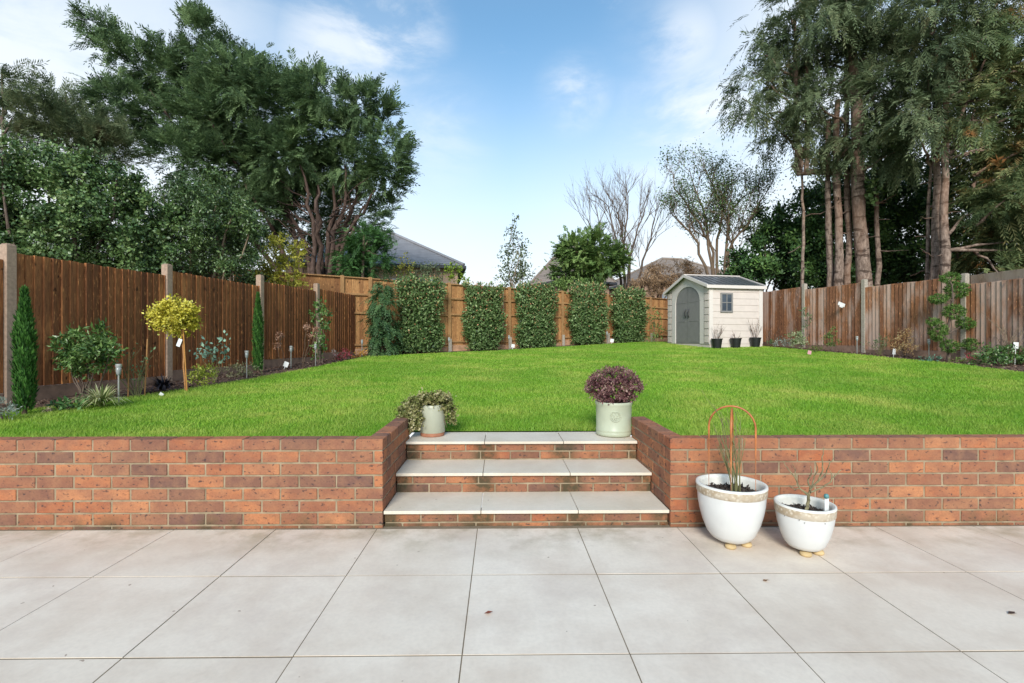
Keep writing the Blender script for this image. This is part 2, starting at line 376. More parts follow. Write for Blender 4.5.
# grass blades
def grass():
    m=MB(); n=560000
    a=RG.random(n); p=-.75; y=(3.03**p+(19.3**p-3.03**p)*a)**(1/p)
    l,r=lawn_edges(y); ok=r>l+.1; y,l,r=y[ok],l[ok],r[ok]
    x=l+(r-l)*RG.random(len(y))+RG.normal(0,.02,len(y))
    ok=~((x>XL-.1)&(x<XR+.1)&(y<3.80))&~((x>XL-.02)&(x<XR+.02)&(y<4.0)); x,y=x[ok],y[ok]
    n=len(x); z=H(x,y)-.003
    hgt=(.016+.022*RG.random(n))*(1+.25*np.sin(x*2.3+y*1.7)*np.sin(x*.9-y*1.1))
    wd=.0028+.0011*y
    yaw=RG.random(n)*2*pi; lean=RG.normal(0,.45,(n,2))
    B0=np.stack([x,y,z],-1); s=np.stack([np.cos(yaw),np.sin(yaw),0*x],-1)*wd[:,None]*.5
    T=B0+np.stack([lean[:,0]*hgt,lean[:,1]*hgt,hgt],-1)
    V=np.stack([B0-s,B0+s,T],1).reshape(-1,3)
    tone=np.repeat(RG.random(n),3)
    m.add(V,np.arange(3*n).reshape(-1,3),tone)
    mt,t,b=nt('grass_blades')
    at=t.nodes.new('ShaderNodeAttribute'); at.attribute_name='tone'
    c=ramp(t,at.outputs['Fac'],[(0,(.145,.30,.024)),(.5,(.265,.47,.042)),(1,(.40,.58,.085))])
    c=mix(t,ramp(t,noise(t,1.3,6,rough=.68),[(.43,(0,0,0)),(.66,(.62,)*3)]),c,(.60,.56,.15))
    c=mix(t,ramp(t,noise(t,.5,3),[(.4,(.5,)*3),(.6,(0,0,0))]),c,(.13,.31,.025))
    t.links.new(c,b.inputs['Base Color']); b.inputs['Roughness'].default_value=.5; b.inputs['Specular IOR Level'].default_value=.25
    tb=t.nodes.new('ShaderNodeBsdfTranslucent'); t.links.new(c,tb.inputs[0]); mx=t.nodes.new('ShaderNodeMixShader'); mx.inputs[0].default_value=.35
    t.links.new(b.outputs[0],mx.inputs[1]); t.links.new(tb.outputs[0],mx.inputs[2]); t.links.new(mx.outputs[0],t.nodes['Material Output'].inputs[0])
    tag(m.build('grass',mt),'bright green mown grass blades covering the lawn','grass',kind='stuff')
grass()
# bark chips on the beds
g=MB(); n=9000; y=4+14*RG.random(n)**1.5; side=RG.random(n)<.5
x=np.where(side,LF(y)+.08+wL(y)*RG.random(n)*.95,RF(y)-.08-wR(y)*RG.random(n)*.95)
ok=y<BF(x)-.2; x,y=x[ok],y[ok]; n=len(x)
D=rv(n); D[:,2]*=.25; Nn=rv(n)*.4+np.array([0,0,1])
g.leaves(np.stack([x,y,H(x,y)+.006],-1),D,Nn,.03+.04*RG.random(n),.02+.02*RG.random(n),RG.random(n))
tag(g.build('bark_mulch',leafmat('mulch_chips',[(.05,.03,.02),(.14,.08,.055),(.30,.20,.14)],.9,0)),'brown bark chips scattered over the flower beds','mulch',kind='stuff')

# ------------------------------------------------------------------ brick walls and steps
def brickrun(bm_, mm, p0, d, L, zt, ncourse, hb=.065, pitch=.075, th=.1025, first=0, back=True):
    d=np.array(d,float); nrm=np.array([-d[1],d[0],0])  # thickness grows along nrm
    Mx=np.array([d,nrm,[0,0,1]]).T
    for c in range(ncourse):
        z1=zt-c*pitch; z0=z1-hb; s=-(.1125 if (c+first)%2 else 0)
        while s<L:
            a=max(s,0); b_=min(s+.215,L)
            if b_-a>.03: bm_.box(a,b_,RG.normal(0,.0012),th,z0,z1,tone=RG.random(),M=(Mx,np.array(p0,float)),jit=.0007)
            s+=.225
    mm.box(.004,L-.004,.0045,th-.004,zt-ncourse*pitch,zt-.004,M=(Mx,np.array(p0,float)))
for side in (0,1):
    b_,m_=MB(),MB()
    if side==0:
        root=thing('retaining_wall',(-5,YW,0),'low red brick retaining wall on the left of the garden steps','wall','brick retaining walls')
        brickrun(b_,m_,(-11.0,YW,0),(1,0,0),11.0+XL,.538,8)
        brickrun(b_,m_,(XL,YW+.1125,0),(0,1,0),.76,.536,8,first=1)
    else:
        root=thing('retaining_wall',(5,YW,0),'low red brick retaining wall on the right behind the two white pots','wall','brick retaining walls')
        brickrun(b_,m_,(XR,YW,0),(1,0,0),13-XR,.538,8)
        brickrun(b_,m_,(XR+.1025,YW+.1125,0),(0,1,0),.76,.536,8,first=1)
    b_.build('brick_face',M_brick,root,bevel=.003); m_.build('mortar_joints',M_mortar,root)
root=thing('garden_steps',((XL+XR)/2,YW,0),'three brick steps with pale stone treads up to the lawn','steps')
N1,N2,N3=2.925,3.265,3.61; Z=[.099,.235,.378]; noses=[N1,N2,N3,3.99]
zb=-.04
for k in range(3):
    b_,m_=MB(),MB(); y0=noses[k]+.02; zt=Z[k]-.022; nc=2
    brickrun(b_,m_,(XL+.006,y0,0),(1,0,0),XR-XL-.012,zt,nc,hb=.051,pitch=.0605,first=k)
    r_=b_.build('riser',M_brick2,root,bevel=.003); m_.build('mortar_joints',M_mortar,r_)
    for (a,c) in ((XL+.004,-.119),(-.115,.476),(.480,XR-.004)):
        s=MB(); back=noses[k+1]+(.03 if k<2 else 0)
        s.box(a,c,noses[k],back,Z[k]-.02,Z[k]+RG.normal(0,.0006)); s.build('tread_slab',M_tread,root,bevel=.002)
g=MB(); g.box(XL+.02,XR-.02,N3+.13,3.98,.02,.355); g.build('step_core',M_mortar,root)

# ------------------------------------------------------------------ fences
def fence(name,label,posts,ptops,pantops,side,mb,mp_,mg,style='feather',group=None,extra=None):
    base=on(0,5)*0; mid=posts[len(posts)//2]
    root=thing(name,(mid[0],mid[1],float(H(*mid))),label,'fence',group)
    for i,(p,zt) in enumerate(zip(posts,ptops)):
        z0=float(H(*p)); a=posts[min(i+1,len(posts)-1)]; b_=posts[max(i-1,0)]
        d=unit(np.array([a[0]-b_[0],a[1]-b_[1],0.])); n=np.array([-d[1],d[0],0])*side
        Mx=np.array([d,n,[0,0,1]]).T; q=MB()
        q.box(-.05,.05,-.055,.055,z0-.2,zt-.012,M=(Mx,np.array([p[0],p[1],0.])))
        q.box(-.04,.04,-.045,.045,zt-.012,zt,M=(Mx,np.array([p[0],p[1],0.])))
        fp=q.build('fence_post',mp_,root,bevel=.006)
        if style=='rail': q=MB(); q.box(-.045,.045,.056,.11,z0-.2,z0+.36,M=(Mx,np.array([p[0],p[1],0.]))); q.build('concrete_spur',M_post2,fp,bevel=.006)
    for i,zt in enumerate(pantops):
        a=np.array([*posts[i],0.]); b_=np.array([*posts[i+1],0.]); L=np.linalg.norm(b_-a); d=(b_-a)/L
        n=np.array([-d[1],d[0],0])*side; Mx=np.array([d,n,[0,0,1]]).T
        zg=min(float(H(*posts[i])),float(H(*posts[i+1]))); 
        g=MB(); g.box(.055,L-.055,-.02,.025,zg-.1,zg+.17,M=(Mx,a)); g.build('gravel_board',mg,root,bevel=.004)
        g=MB(); s=.052; z0=zg+.175
        if style=='feather':
            while s<L-.055:
                e=min(s+.108,L-.052); zj=zt+RG.normal(0,.0035); tl=RG.normal(0,.0012)
                V=np.array([[s,.0,z0],[e,.0,z0],[e,.010,z0],[s,.034,z0],[s+tl,.0,zj],[e+tl,.0,zj],[e+tl,.010,zj],[s+tl,.034,zj]])
                V[:,1]+=RG.normal(0,.003); V[[2,6],1]+=abs(RG.normal(0,.004))
                g.add(V@Mx.T+a,np.array([[0,1,2,3],[4,7,6,5],[0,4,5,1],[1,5,6,2],[2,6,7,3],[3,7,4,0]])); s+=.094
            pn=g.build('fence_panel',mb,root)
        else:
            while s<L-.055:
                e=min(s+.101,L-.052); zj=zt-.03
                g.box(s,e,-.012+RG.normal(0,.003),.0-abs(RG.normal(0,.004)),z0,zj,M=(Mx,a),jit=.001); s+=.104
            pn=g.build('fence_panel',mb,root)
            q=MB(); zs=[z0+.10,z0+(zt-z0)*.5,z0+(zt-z0)*.76]
            for zr in zs: q=MB(); q.box(.052,L-.052,.002,.042,zr-.028,zr+.028,M=(Mx,a),jit=.002); q.build('rail',M_rail,pn,bevel=.004)
            q=MB(); q.box(.0,L,-.035,.05,zt-.03,zt,M=(Mx,a),jit=.002); q.build('capping',M_rail,pn,bevel=.004)
        if extra and i in extra:
            q=MB(); q.box(.06,L,-.10,-.055,zt-.12,extra[i],M=(Mx,a)); q.build('top_plank',M_topb,root,bevel=.003)
    return root
Lp=[(LF(y),y) for y in (1.55,3.5)]
for px,y in ((8,5.43),(167,7.38),(260,9.43),(316.5,11.36),(357.5,13.2)): q=P(px,300,y); Lp.append((q[0],y))
fence('garden_fence','dark brown vertical board fence with concrete posts along the left flower bed',Lp,[2.08,2.12,2.22,2.31,2.43,2.5,2.58],[2.0,2.04,2.13,2.21,2.31,2.38],-1,M_lfence,M_post,M_grav)
Rp=[]
for px,y in ((693,19.9),(721,18.0),(760,15.95),(804.5,14.15),(864.5,12.3),(965,10.1)): q=P(px,300,y); Rp.append((q[0],y))
Rp+=[(RF(y),y) for y in (8.15,6.2,4.3,2.4)]
fence('garden_fence','weathered brown and grey board fence along the right flower bed',Rp,[3.05,3.0,2.92,2.85,2.74,2.58,2.5,2.4,2.3,2.2],[2.95,2.85,2.76,2.66,2.53,2.34,2.3,2.2,2.1],-1,M_rfence,M_post2,M_grav,extra={5:2.53,6:2.55})
Bp=[]
for px in (200,262,342,370,410,449,509,562,607,650):
    u0,u1=5.,40.
    for _ in range(40):
        y=(u0+u1)/2; q=P(px,300,y)
        if y<BF(q[0]): u0=y
        else: u1=y
    Bp.append((q[0],y))
Bp=[p for i,p in enumerate(Bp) if i!=4]+[(Rp[0][0]-.15,BF(Rp[0][0]-.15))]
fence('garden_fence','golden brown rail backed fence behind the five leafy screens at the end of the lawn',Bp,[2.9]*len(Bp),[2.87]*(len(Bp)-1),-1,M_bfence,M_rail,M_grav2,style='rail')

# ------------------------------------------------------------------ plants
def lobepts(lobes, dens, sig=.22, shell=.5, clumpsz=.45):
    """lobes: (px,py,rx,ry,Y[,rz]) -> points, outward dirs, tone, scale"""
    PT=[];DR=[];TN=[]
    for lb in lobes:
        px,py,rx,ry,Y=lb[:5]; k=Y/F; c=P(px,py,Y); r=np.array([rx*k,(lb[5] if len(lb)>5 else .5*(rx+ry)*k),ry*k])
        area=4*pi*((r[0]*r[1])**1.6/3+(r[0]*r[2])**1.6/3+(r[1]*r[2])**1.6/3)**(1/1.6)
        n=max(6,int(area*dens)); M=max(5,int(area/clumpsz**2*.55))
        cd_=rv(M); ct=RG.random(M); w_=RG.integers(0,M,n)
        rad=(1-shell*RG.random(n)**1.3)
        pt=cd_[w_]*rad[:,None]*r+rv(n)*(np.abs(RG.normal(0,1,n))*clumpsz*sig*2)[:,None]
        PT.append(pt+c); DR.append(unit(cd_[w_]/r*r.mean()+rv(n)*.5)); TN.append(np.clip(ct[w_]*.55+RG.random(n)*.45,0,1))
    return np.concatenate(PT),np.concatenate(DR),np.concatenate(TN)
def sprays(mb, lobes, dens, L=.5, w=.03, K=5, droop=.3, up=.25, bias=(0,0,0), clumpsz=.5, sub=.42, shell=.5, sig=.22):
    B,D,T=lobepts(lobes,dens,clumpsz=clumpsz,shell=shell,sig=sig); n=len(B)
    D=unit(D+np.array([0,0,up])+np.array(bias)); Ls=L*(.6+.7*RG.random(n))
    side=unit(np.cross(D,np.array([0,0,1.])+rv(n)*.5)); side0=side
    for i in range(K+1):
        t_=(i+.6)/(K+1)
        pt=B+D*(Ls*t_)[:,None]-np.array([0,0,1.])*(droop*Ls*t_*t_)[:,None]
        for sg in ((1,-1) if i<K else (0,)):
            d2=unit(D*.75+side*sg*.75-np.array([0,0,1.])*(droop*(t_+.35))+rv(n)*.18)
            ll=Ls*sub*(1.05-.5*t_)*(.75+.5*RG.random(n))
            mb.leaves(pt,d2,np.cross(d2,side+rv(n)*.35)+rv(n)*.2,ll,w*(.8+.5*RG.random(n)),T)
    mb.leaves(B,D-np.array([0,0,droop*.5]),np.cross(D,side),Ls,w*.5,T)
def broad(mb, lobes, dens, L=.08, asp=.5, shell=.5, clumpsz=.3, sig=.22, up=.3):
    B,D,T=lobepts(lobes,dens,clumpsz=clumpsz,shell=shell,sig=sig); n=len(B)
    d2=unit(D*.6+rv(n)*.8); Nn=D*.7+rv(n)*.5+np.array([0,0,up])
    ll=L*(.65+.7*RG.random(n)); mb.leaves(B,d2,Nn,ll,ll*asp,T)
def limb(mb, a, b, r0, r1, n=7, wob=.08, sides=8, seg=8, sag=0):
    a=np.asarray(a,float); b=np.asarray(b,float); L=np.linalg.norm(b-a); t_=np.linspace(0,1,seg)[:,None]
    p=a+(b-a)*t_; wv=np.cumsum(RG.normal(0,1,(seg,3)),0); wv-=wv[0]; wv-=(wv[-1])*t_
    p=p+wv*wob*L*.18+np.array([0,0,1.])*sag*L*np.sin(t_*pi)
    mb.tube(p,np.linspace(r0,r1,seg)*(1+RG.normal(0,.05,seg)),sides); return p
def branchy(mb, p, d, L, r, depth, kids=3, spread=.6, up=.15, sides=5, tips=None, shrink=.68, seg=4, wob=.12):
    p=np.asarray(p,float); d=unit(np.asarray(d,float)); pts=[p]; dd=d
    for i in range(seg):
        dd=unit(dd+RG.normal(0,wob,3)+np.array([0,0,up*.3])); pts.append(pts[-1]+dd*L/seg)
    pts=np.array(pts); mb.tube(pts,np.linspace(r,r*.6,seg+1),max(3,sides),cap=False)
    if tips is not None: tips.append((pts[-1],dd,depth))
    if depth<=0: return
    for k in range(kids):
        t_=.35+.65*(k+RG.random()*.6)/kids; q=pts[min(seg,int(t_*seg+.5))]
        nd=unit(dd+rv(1)[0]*spread+np.array([0,0,up]))
        branchy(mb,q,nd,L*shrink*(.75+.5*RG.random()),r*.58,depth-1,kids,spread,up,sides-1,tips,shrink,seg,wob)

GRN=dict(
 cyp=leafmat('cypress_foliage',[(.012,.021,.010),(.027,.044,.019),(.050,.076,.032),(.086,.120,.052)],.6,.35,.2),
 fir=leafmat('conifer_foliage',[(.014,.021,.010),(.030,.042,.020),(.052,.066,.032),(.085,.092,.048)],.6,.3,.2,((.11,.09,.04),.9,.62)),
 firb=leafmat('browning_conifer_foliage',[(.014,.023,.009),(.032,.046,.018),(.058,.070,.028),(.10,.095,.04)],.6,.3,.2,((.26,.115,.035),1.1,.57)),
 holly=leafmat('glossy_evergreen_foliage',[(.009,.015,.006),(.019,.034,.011),(.036,.060,.018),(.075,.105,.036)],.35,.15,.5),
 ivy=leafmat('ivy_foliage',[(.010,.018,.007),(.022,.042,.013),(.045,.075,.022),(.10,.13,.05)],.4,.15,.45),
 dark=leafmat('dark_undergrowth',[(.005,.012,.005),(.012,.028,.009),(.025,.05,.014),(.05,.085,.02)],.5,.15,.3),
 yel=leafmat('yellow_green_foliage',[(.12,.13,.02),(.25,.24,.035),(.40,.36,.06)],.5,.35),
 grey=leafmat('grey_green_foliage',[(.05,.07,.035),(.09,.115,.055),(.15,.17,.09)],.55,.3),
 rnd=leafmat('soft_green_foliage',[(.022,.042,.012),(.052,.085,.022),(.095,.13,.04)],.6,.25),
 phot=leafmat('photinia_foliage',[(.014,.026,.008),(.034,.060,.018),(.065,.100,.034),(.13,.165,.07)],.5,.2,.3),
 brn=leafmat('dry_brown_foliage',[(.09,.055,.03),(.17,.11,.065),(.26,.18,.11)],.8,.2),
)
# --- big cypress
def cypress():
    Y=17.0; base=on(326,Y); root=thing('cypress_tree',base,'huge spreading dark green cypress with many bare reddish stems behind the left fences','tree')
    tr=MB(); tops=[(300,165,-.6),(312,140,.2),(330,150,.5),(345,165,-.3),(358,175,.4),(280,170,.6),(375,190,-.5),(318,185,-1),(340,190,.9),(365,205,-.2),(250,150,.5),(210,120,0),(150,90,0)]
    for i,(x,y,dy) in enumerate(tops):
        b0=base+np.array([(i%5-2)*.16,((i*7)%5-2)*.1,-.1]); m=P(322+(x-322)*.35,250,Y+dy*.4)
        e=P(x,y,Y+dy); pts=np.array([b0,m,m*.45+e*.55+RG.normal(0,.15,3),e]); t_=np.linspace(0,3,12)
        p=np.stack([np.interp(t_,range(4),pts[:,k]) for k in range(3)],1); p[1:-1]+=RG.normal(0,.05,(10,3))
        tr.tube(p,np.linspace(.11,.03,12),8)
    for _ in range(60):
        x=RG.uniform(270,372); y=RG.uniform(195,262); a=P(325+(x-325)*.5,y,Y+RG.normal(0,.3)); b_=a+np.array([np.sign(x-325)*RG.uniform(.3,1.3),RG.normal(0,.6),RG.uniform(-.1,.9)])
        limb(tr,a,b_,.03,.008,sides=4,seg=5,wob=.3)
    tr.build('trunk',M_bark,root,smooth=True)
    L=[(95,28,13,6),(113,44,18,9),(140,62,26,12),(172,80,32,18),(122,101,28,10),(150,120,34,15),(196,40,11,24),(200,78,32,26),(238,84,28,24),(256,76,10,20),
       (215,122,42,30),(278,108,38,28),(318,92,22,18),(318,128,38,30),(362,108,24,18),(374,140,30,24),(390,163,17,22),(345,165,32,16),
       (280,155,42,26),(232,168,42,30),(188,160,34,28),(378,183,22,12),(250,210,32,28),(290,190,22,20),(220,215,30,26),(385,212,14,14)]
    cr=MB(); lob=[]
    for i,(x,y,a,b_) in enumerate(L): lob.append((x,y,a,b_,Y+[-.9,.3,-.2,.9][i%4]))
    lob+=[(310,210,40,40,Y+2.2),(350,215,35,38,Y+2.4),(230,235,40,30,Y+1.5)]
    lob+=[(210,100,40,22,Y+1),(255,120,45,30,Y+1),(330,140,45,28,Y+1),(275,175,60,22,Y+1),(180,130,40,26,Y+1),(150,75,28,12,Y+.3),(225,62,26,16,Y)]
    sprays(cr,lob,34,L=.48,w=.036,K=7,droop=.28,up=.35,bias=(-.05,-.1,0),clumpsz=.42,sub=.36,sig=.3)
    # leading shoots breaking the outline
    for (x,y,dx,dz) in ((84,18,-1,.45),(100,32,-1,.5),(192,22,-.3,1),(204,22,.2,1),(150,45,-.8,.6),(168,58,-.7,.7),(255,62,.1,1),(228,64,-.3,1),(305,78,0,1),(318,76,.2,1),(345,88,.3,1),(368,92,.4,.9),(388,104,.6,.8),(403,140,.9,.5),(405,165,1,.3),(402,185,1,.1),(105,85,-1,.3),(98,100,-1,.15),(275,80,.0,1),(290,82,.2,1),(180,62,-.5,.8)):
        c=P(x,y,Y); 
        for k in range(4): sprays(cr,[(x-dx*k*2.5,y+dz*k*2.5,2.2+1.6*k,2.2+1.6*k,Y)],40,L=.5,w=.045,K=5,droop=.1,up=.2,bias=(dx*1.1,0,dz*1.1),clumpsz=.3)
    cr.build('crown',GRN['cyp'],root)
cypress()
def conifer(name,label,x,Y,lobes,trunks,mat,dens=22,cat='tree',group=None,L=.5,w=.045,droop=.5,up=.0,bark=None,stubs=0,limbs=(),clumpsz=.5,K=5,bias=(0,0,0),extra=None):
    base=on(x,Y); root=thing(name,base,label,cat,group); tr=MB()
    for (x0,x1,ytop,r0,dy,*rest) in trunks:
        a=on(x0,Y+dy); a[2]-=.1
        if rest: a=P(x0,rest[0],Y+dy)
        e=P(x1,ytop,Y+dy); p=limb(tr,a,e,r0,r0*.5,wob=.016,sides=10,seg=16)
        for _ in range(stubs):
            q=p[RG.integers(1,12)]; dd=rv(1)[0]; dd[2]=dd[2]*.3; 
            limb(tr,q,q+dd*RG.uniform(.25,.9),.022,.007,sides=4,seg=4,wob=.3)
    for lb in lobes:
        if len(trunks) and lb[2]>12:
            c=P(lb[0],lb[1],lb[4]); ts=trunks[RG.integers(len(trunks))]; a=P(ts[1]*.7+ts[0]*.3,min(lb[1]+25,250),Y+ts[4])
            limb(tr,a,c,.05,.015,sides=5,seg=6,wob=.2)
    for (xa,ya,xb,yb,r) in limbs: limb(tr,P(xa,ya,Y),P(xb,yb,Y),r,r*.5,sides=7,seg=9,wob=.12)
    tr.build('trunk',bark or M_bark2,root,smooth=True)
    cr=MB(); sprays(cr,lobes,dens*1.35,L=L,w=w*.72,K=K+2,sub=.34,sig=.3,droop=droop,up=up,clumpsz=clumpsz,bias=bias); cr.build('crown',mat,root)
    if extra: extra(root)
    return root
def LY(L,Y,spread=.8): return [(a,b,c,d,Y+spread*[-1,.4,-.3,1][i%4]) for i,(a,b,c,d) in enumerate(L)]
G='conifers behind the fences'
conifer('conifer_tree','sparse grey green conifer cut by the left edge of the photo',6,14,LY([(4,82,9,9),(8,100,18,10),(12,118,22,10),(2,135,25,12),(20,90,10,7)],14),[(4,2,70,.05,0)],GRN['fir'],42,droop=.15,up=.2,bark=M_bark3,w=.035)
conifer('conifer_tree','thin dark conifer with loose twiggy top left of the huge cypress',78,15,LY([(62,98,14,6),(72,108,20,8),(85,122,20,10),(100,135,22,12),(62,128,20,12),(115,150,26,14),(85,150,35,15),(50,112,16,6),(48,86,6,4)],15),[(80,66,92,.05,0)],GRN['fir'],42,droop=.1,up=.3,bark=M_bark3,w=.035)
# shrubs behind the left fence
def shrub(name,label,x,Y,lobes,mat,dens,L,cat='shrub',stems=8,bark=None,asp=.5,clumpsz=.3,r=.05,shell=.5,group=None,up=.3,base=None):
    base=on(x,Y) if base is None else base; root=thing(name,base,label,cat,group); tr=MB()
    for i in range(stems):
        lb=lobes[i%len(lobes)]; c=P(lb[0]+RG.normal(0,.3)*lb[2],lb[1],lb[4]); limb(tr,base+RG.normal(0,.03,3)*[1,1,0]-np.array([0,0,.04]),c,r,r*.25,sides=6,seg=7,wob=.18)
    tr.build('stem',bark or M_bark3,root,smooth=True)
    cr=MB(); broad(cr,lobes,dens,L,asp=asp,clumpsz=clumpsz,shell=shell,up=up); cr.build('foliage',mat,root); return root
shrub('ivy_mass','tall mound of ivy and evergreen leaves over the left fence',60,8.6,LY([(5,160,22,20),(35,168,34,22),(70,172,34,22),(15,200,42,28),(65,205,42,28),(105,195,36,26),(120,180,20,15),(25,240,48,26),(80,240,48,28),(125,235,34,28),(-40,190,40,45),(-60,240,50,30),(10,255,35,20),(150,215,26,22),(148,245,26,24),(110,258,42,20),(40,272,60,14),(100,278,60,12),(150,275,30,14)],8.9,.5),GRN['ivy'],1150,.056,'shrub',10,asp=.75,clumpsz=.28)
shrub('evergreen_shrub','rounded glossy evergreen shrub reaching over the left fence beside the ivy',205,9.9,LY([(185,198,26,20),(215,195,26,20),(240,212,20,18),(160,215,30,22),(195,228,38,24),(235,235,24,20),(250,225,12,14),(165,250,38,20),(215,258,38,18),(248,252,14,16),(170,276,40,10),(225,280,40,10)],10.1,.5),GRN['holly'],1150,.06,'shrub',9,M_barkp,asp=.48,clumpsz=.3)
# grey green fronds on the ivy
def fern():
    Y=9.2; base=P(92,168,Y); base[2]-=.6; root=thing('fern',base,'grey green fern fronds poking above the ivy mound','fern'); st=MB(); lf=MB()
    st.tube([base,base+[0,0,.5]],.04,6)
    for k in range(13):
        a=k*2.4; d=np.array([cos(a)*1.,sin(a)*.6,.55]); d=unit(d); n=16; L=.62
        for i in range(n):
            t_=(i+1)/n; q=base+[0,0,.5]+d*L*t_-np.array([0,0,.35*t_*t_*L]); 
            s=unit(np.cross(d,[0,0,1.])); ll=.2*sin(pi*min(1,t_*.9+.08))
            for sg in (1,-1): lf.leaves(q[None],(s*sg+d*.35)[None],np.array([[0,0,1.]]),ll,.04,np.array([RG.random()]))
    st.build('stem',M_bark3,root); lf.build('frond',GRN['grey'],root)
fern()
shrub('yellow_shrub','loose yellow green shrub rising between the left fence and the back fence',278,10.9,LY([(280,243,11,9),(270,262,15,11),(290,265,14,12),(297,248,8,10),(262,276,14,8),(285,280,22,8),(252,280,10,5)],10.95,.15),GRN['yel'],700,.06,'shrub',12,M_gtwig,asp=.5,clumpsz=.16,r=.02)
conifer('conifer_bush','small bright green conifer tucked below the cypress beside the slate roof',362,15.6,LY([(368,240,16,12),(355,255,18,13),(378,255,14,14),(362,268,24,12),(345,268,12,10),(383,240,9,10)],15.8,.3),[(362,364,235,.07,0)],leafmat('fresh_cypress_foliage',[(.015,.04,.012),(.035,.085,.022),(.06,.125,.035)],.6,.2),60,droop=.25,up=.25,L=.3,w=.035,clumpsz=.3)
# in front of the far house
shrub('forsythia','thin yellow forsythia shoots in front of the far brick house',402,17.5,LY([(398,268,5,12),(406,266,6,12),(412,272,5,9)],17.6,.1),GRN['yel'],90,.09,'shrub',9,M_gtwig,clumpsz=.1,r=.012)
shrub('garden_shrub','pale leafy shrub with white twigs in front of the far brick house',425,17.5,LY([(418,272,10,9),(432,268,9,9),(426,279,18,8)],17.6,.2),GRN['grey'],130,.09,'shrub',8,M_barkp,clumpsz=.2,r=.015)
shrub('garden_shrub','lime green upright shrub at the right corner of the far brick house',455,17.8,LY([(450,270,6,9),(456,274,8,8),(464,276,4,8)],17.8,.1),leafmat('lime_foliage',[(.1,.16,.015),(.2,.3,.03),(.32,.4,.06)],.5,.3),150,.09,'shrub',6,M_gtwig,clumpsz=.2,r=.012)
shrub('young_tree','slender grey green tree alone against the pale sky',515,20.5,LY([(515,221,4,6),(513,233,8,7),(519,243,11,8),(510,252,12,8),(520,260,14,9),(509,270,14,9),(524,272,13,9),(515,281,22,7)],20.6,.3),GRN['grey'],62,.13,'tree',10,M_barkp,clumpsz=.3,r=.03,shell=.8)
conifer('round_conifer','rounded soft green conifer in front of the small pyramid roof',590,21,LY([(576,252,16,14),(594,244,14,10),(607,258,16,13),(583,266,22,12),(563,272,9,9),(600,272,20,10)],21,.5),[(590,592,248,.14,0)],GRN['rnd'],95,droop=.2,up=.3,L=.34,w=.06,clumpsz=.4)
shrub('laurel_shrub','low bright green laurel showing above the back fence below the round conifer',580,20,LY([(570,283,18,6),(590,284,15,5),(556,284,6,4)],20,.2),GRN['rnd'],140,.12,'shrub',5,clumpsz=.3)
# bare trees
def bare(name,label,x,Y,starts,mat,depth=5,L=1.6,r=.09,leaves=None,kids=3,spread=.55,up=.2,cat='tree',lm=None,shrink=.7):
    base=on(x,Y); root=thing(name,base,label,cat); tr=MB(); tips=[]
    for (xm,ym,xe,ye) in starts:
        m=P(xm,ym,Y+RG.normal(0,.1)); e=P(xe,ye,Y+RG.normal(0,.7)); mid=(m+e)/2+RG.normal(0,.15,3)
        pts=[base-[0,0,.2],m*.6+base*.4,m,mid,e]; t_=np.linspace(0,4,12); pts=np.array(pts)
        p=np.stack([np.interp(t_,range(5),pts[:,k]) for k in range(3)],1); p[1:-1]+=RG.normal(0,.03,(10,3))
        tr.tube(p,np.linspace(r,r*.3,12),7)
        for k in (5,6,7,8,9,10,11):
            dd=unit(p[k]-p[k-1]); nd=unit(dd+rv(1)[0]*.7+[0,0,up]); branchy(tr,p[k],nd,L*(.5+.5*RG.random())*(1 if k<10 else .8),r*.26,depth-2,kids,spread,up,5,tips,shrink)
    tr.build('trunk',mat,root,smooth=False)
    if leaves:
        lf=MB()
        tp=np.array([a for a,_,_ in tips]); k=leaves; B=np.repeat(tp,k,0)+RG.normal(0,.14,(len(tp)*k,3)); n=len(B)
        ll=.07*(.7+.7*RG.random(n)); lf.leaves(B,rv(n),rv(n)+[0,0,.5],ll,ll*.55,np.clip(np.repeat(RG.random(len(tp)),k)*.6+RG.random(n)*.4,0,1)); lf.build('foliage',lm,root)
    return root
bare('bare_tree','leafless tree with fine upright twigs above the back fence left of the shed',628,21.5,[(624,264,608,206),(624,260,628,196),(628,264,645,208),(642,264,654,220),(618,262,600,222),(630,258,618,212)],M_bark3,depth=5,L=1.55,r=.075,kids=3,spread=.5,up=.25)
bare('twiggy_tree','tall thinly leaved tree with forked pale brown stems just behind the shed',722,18.2,[(712,246,674,188),(708,242,694,186),(716,246,712,182),(726,242,744,196),(730,246,760,202),(700,246,678,220),(735,254,728,212)],barkmat('tan_bark',(.11,.075,.05),(.21,.15,.105)),depth=5,L=1.25,r=.075,leaves=6,lm=GRN['holly'],up=.15,spread=.65)
shrub('brown_hedge','dry brown leafless hedge between the back fence and the shed',655,20.3,LY([(645,285,14,14),(662,280,16,16),(680,275,16,16),(652,272,10,8),(692,280,10,14)],20.4,.4),GRN['brn'],420,.11,'hedge',30,M_twig,clumpsz=.3,asp=.22)
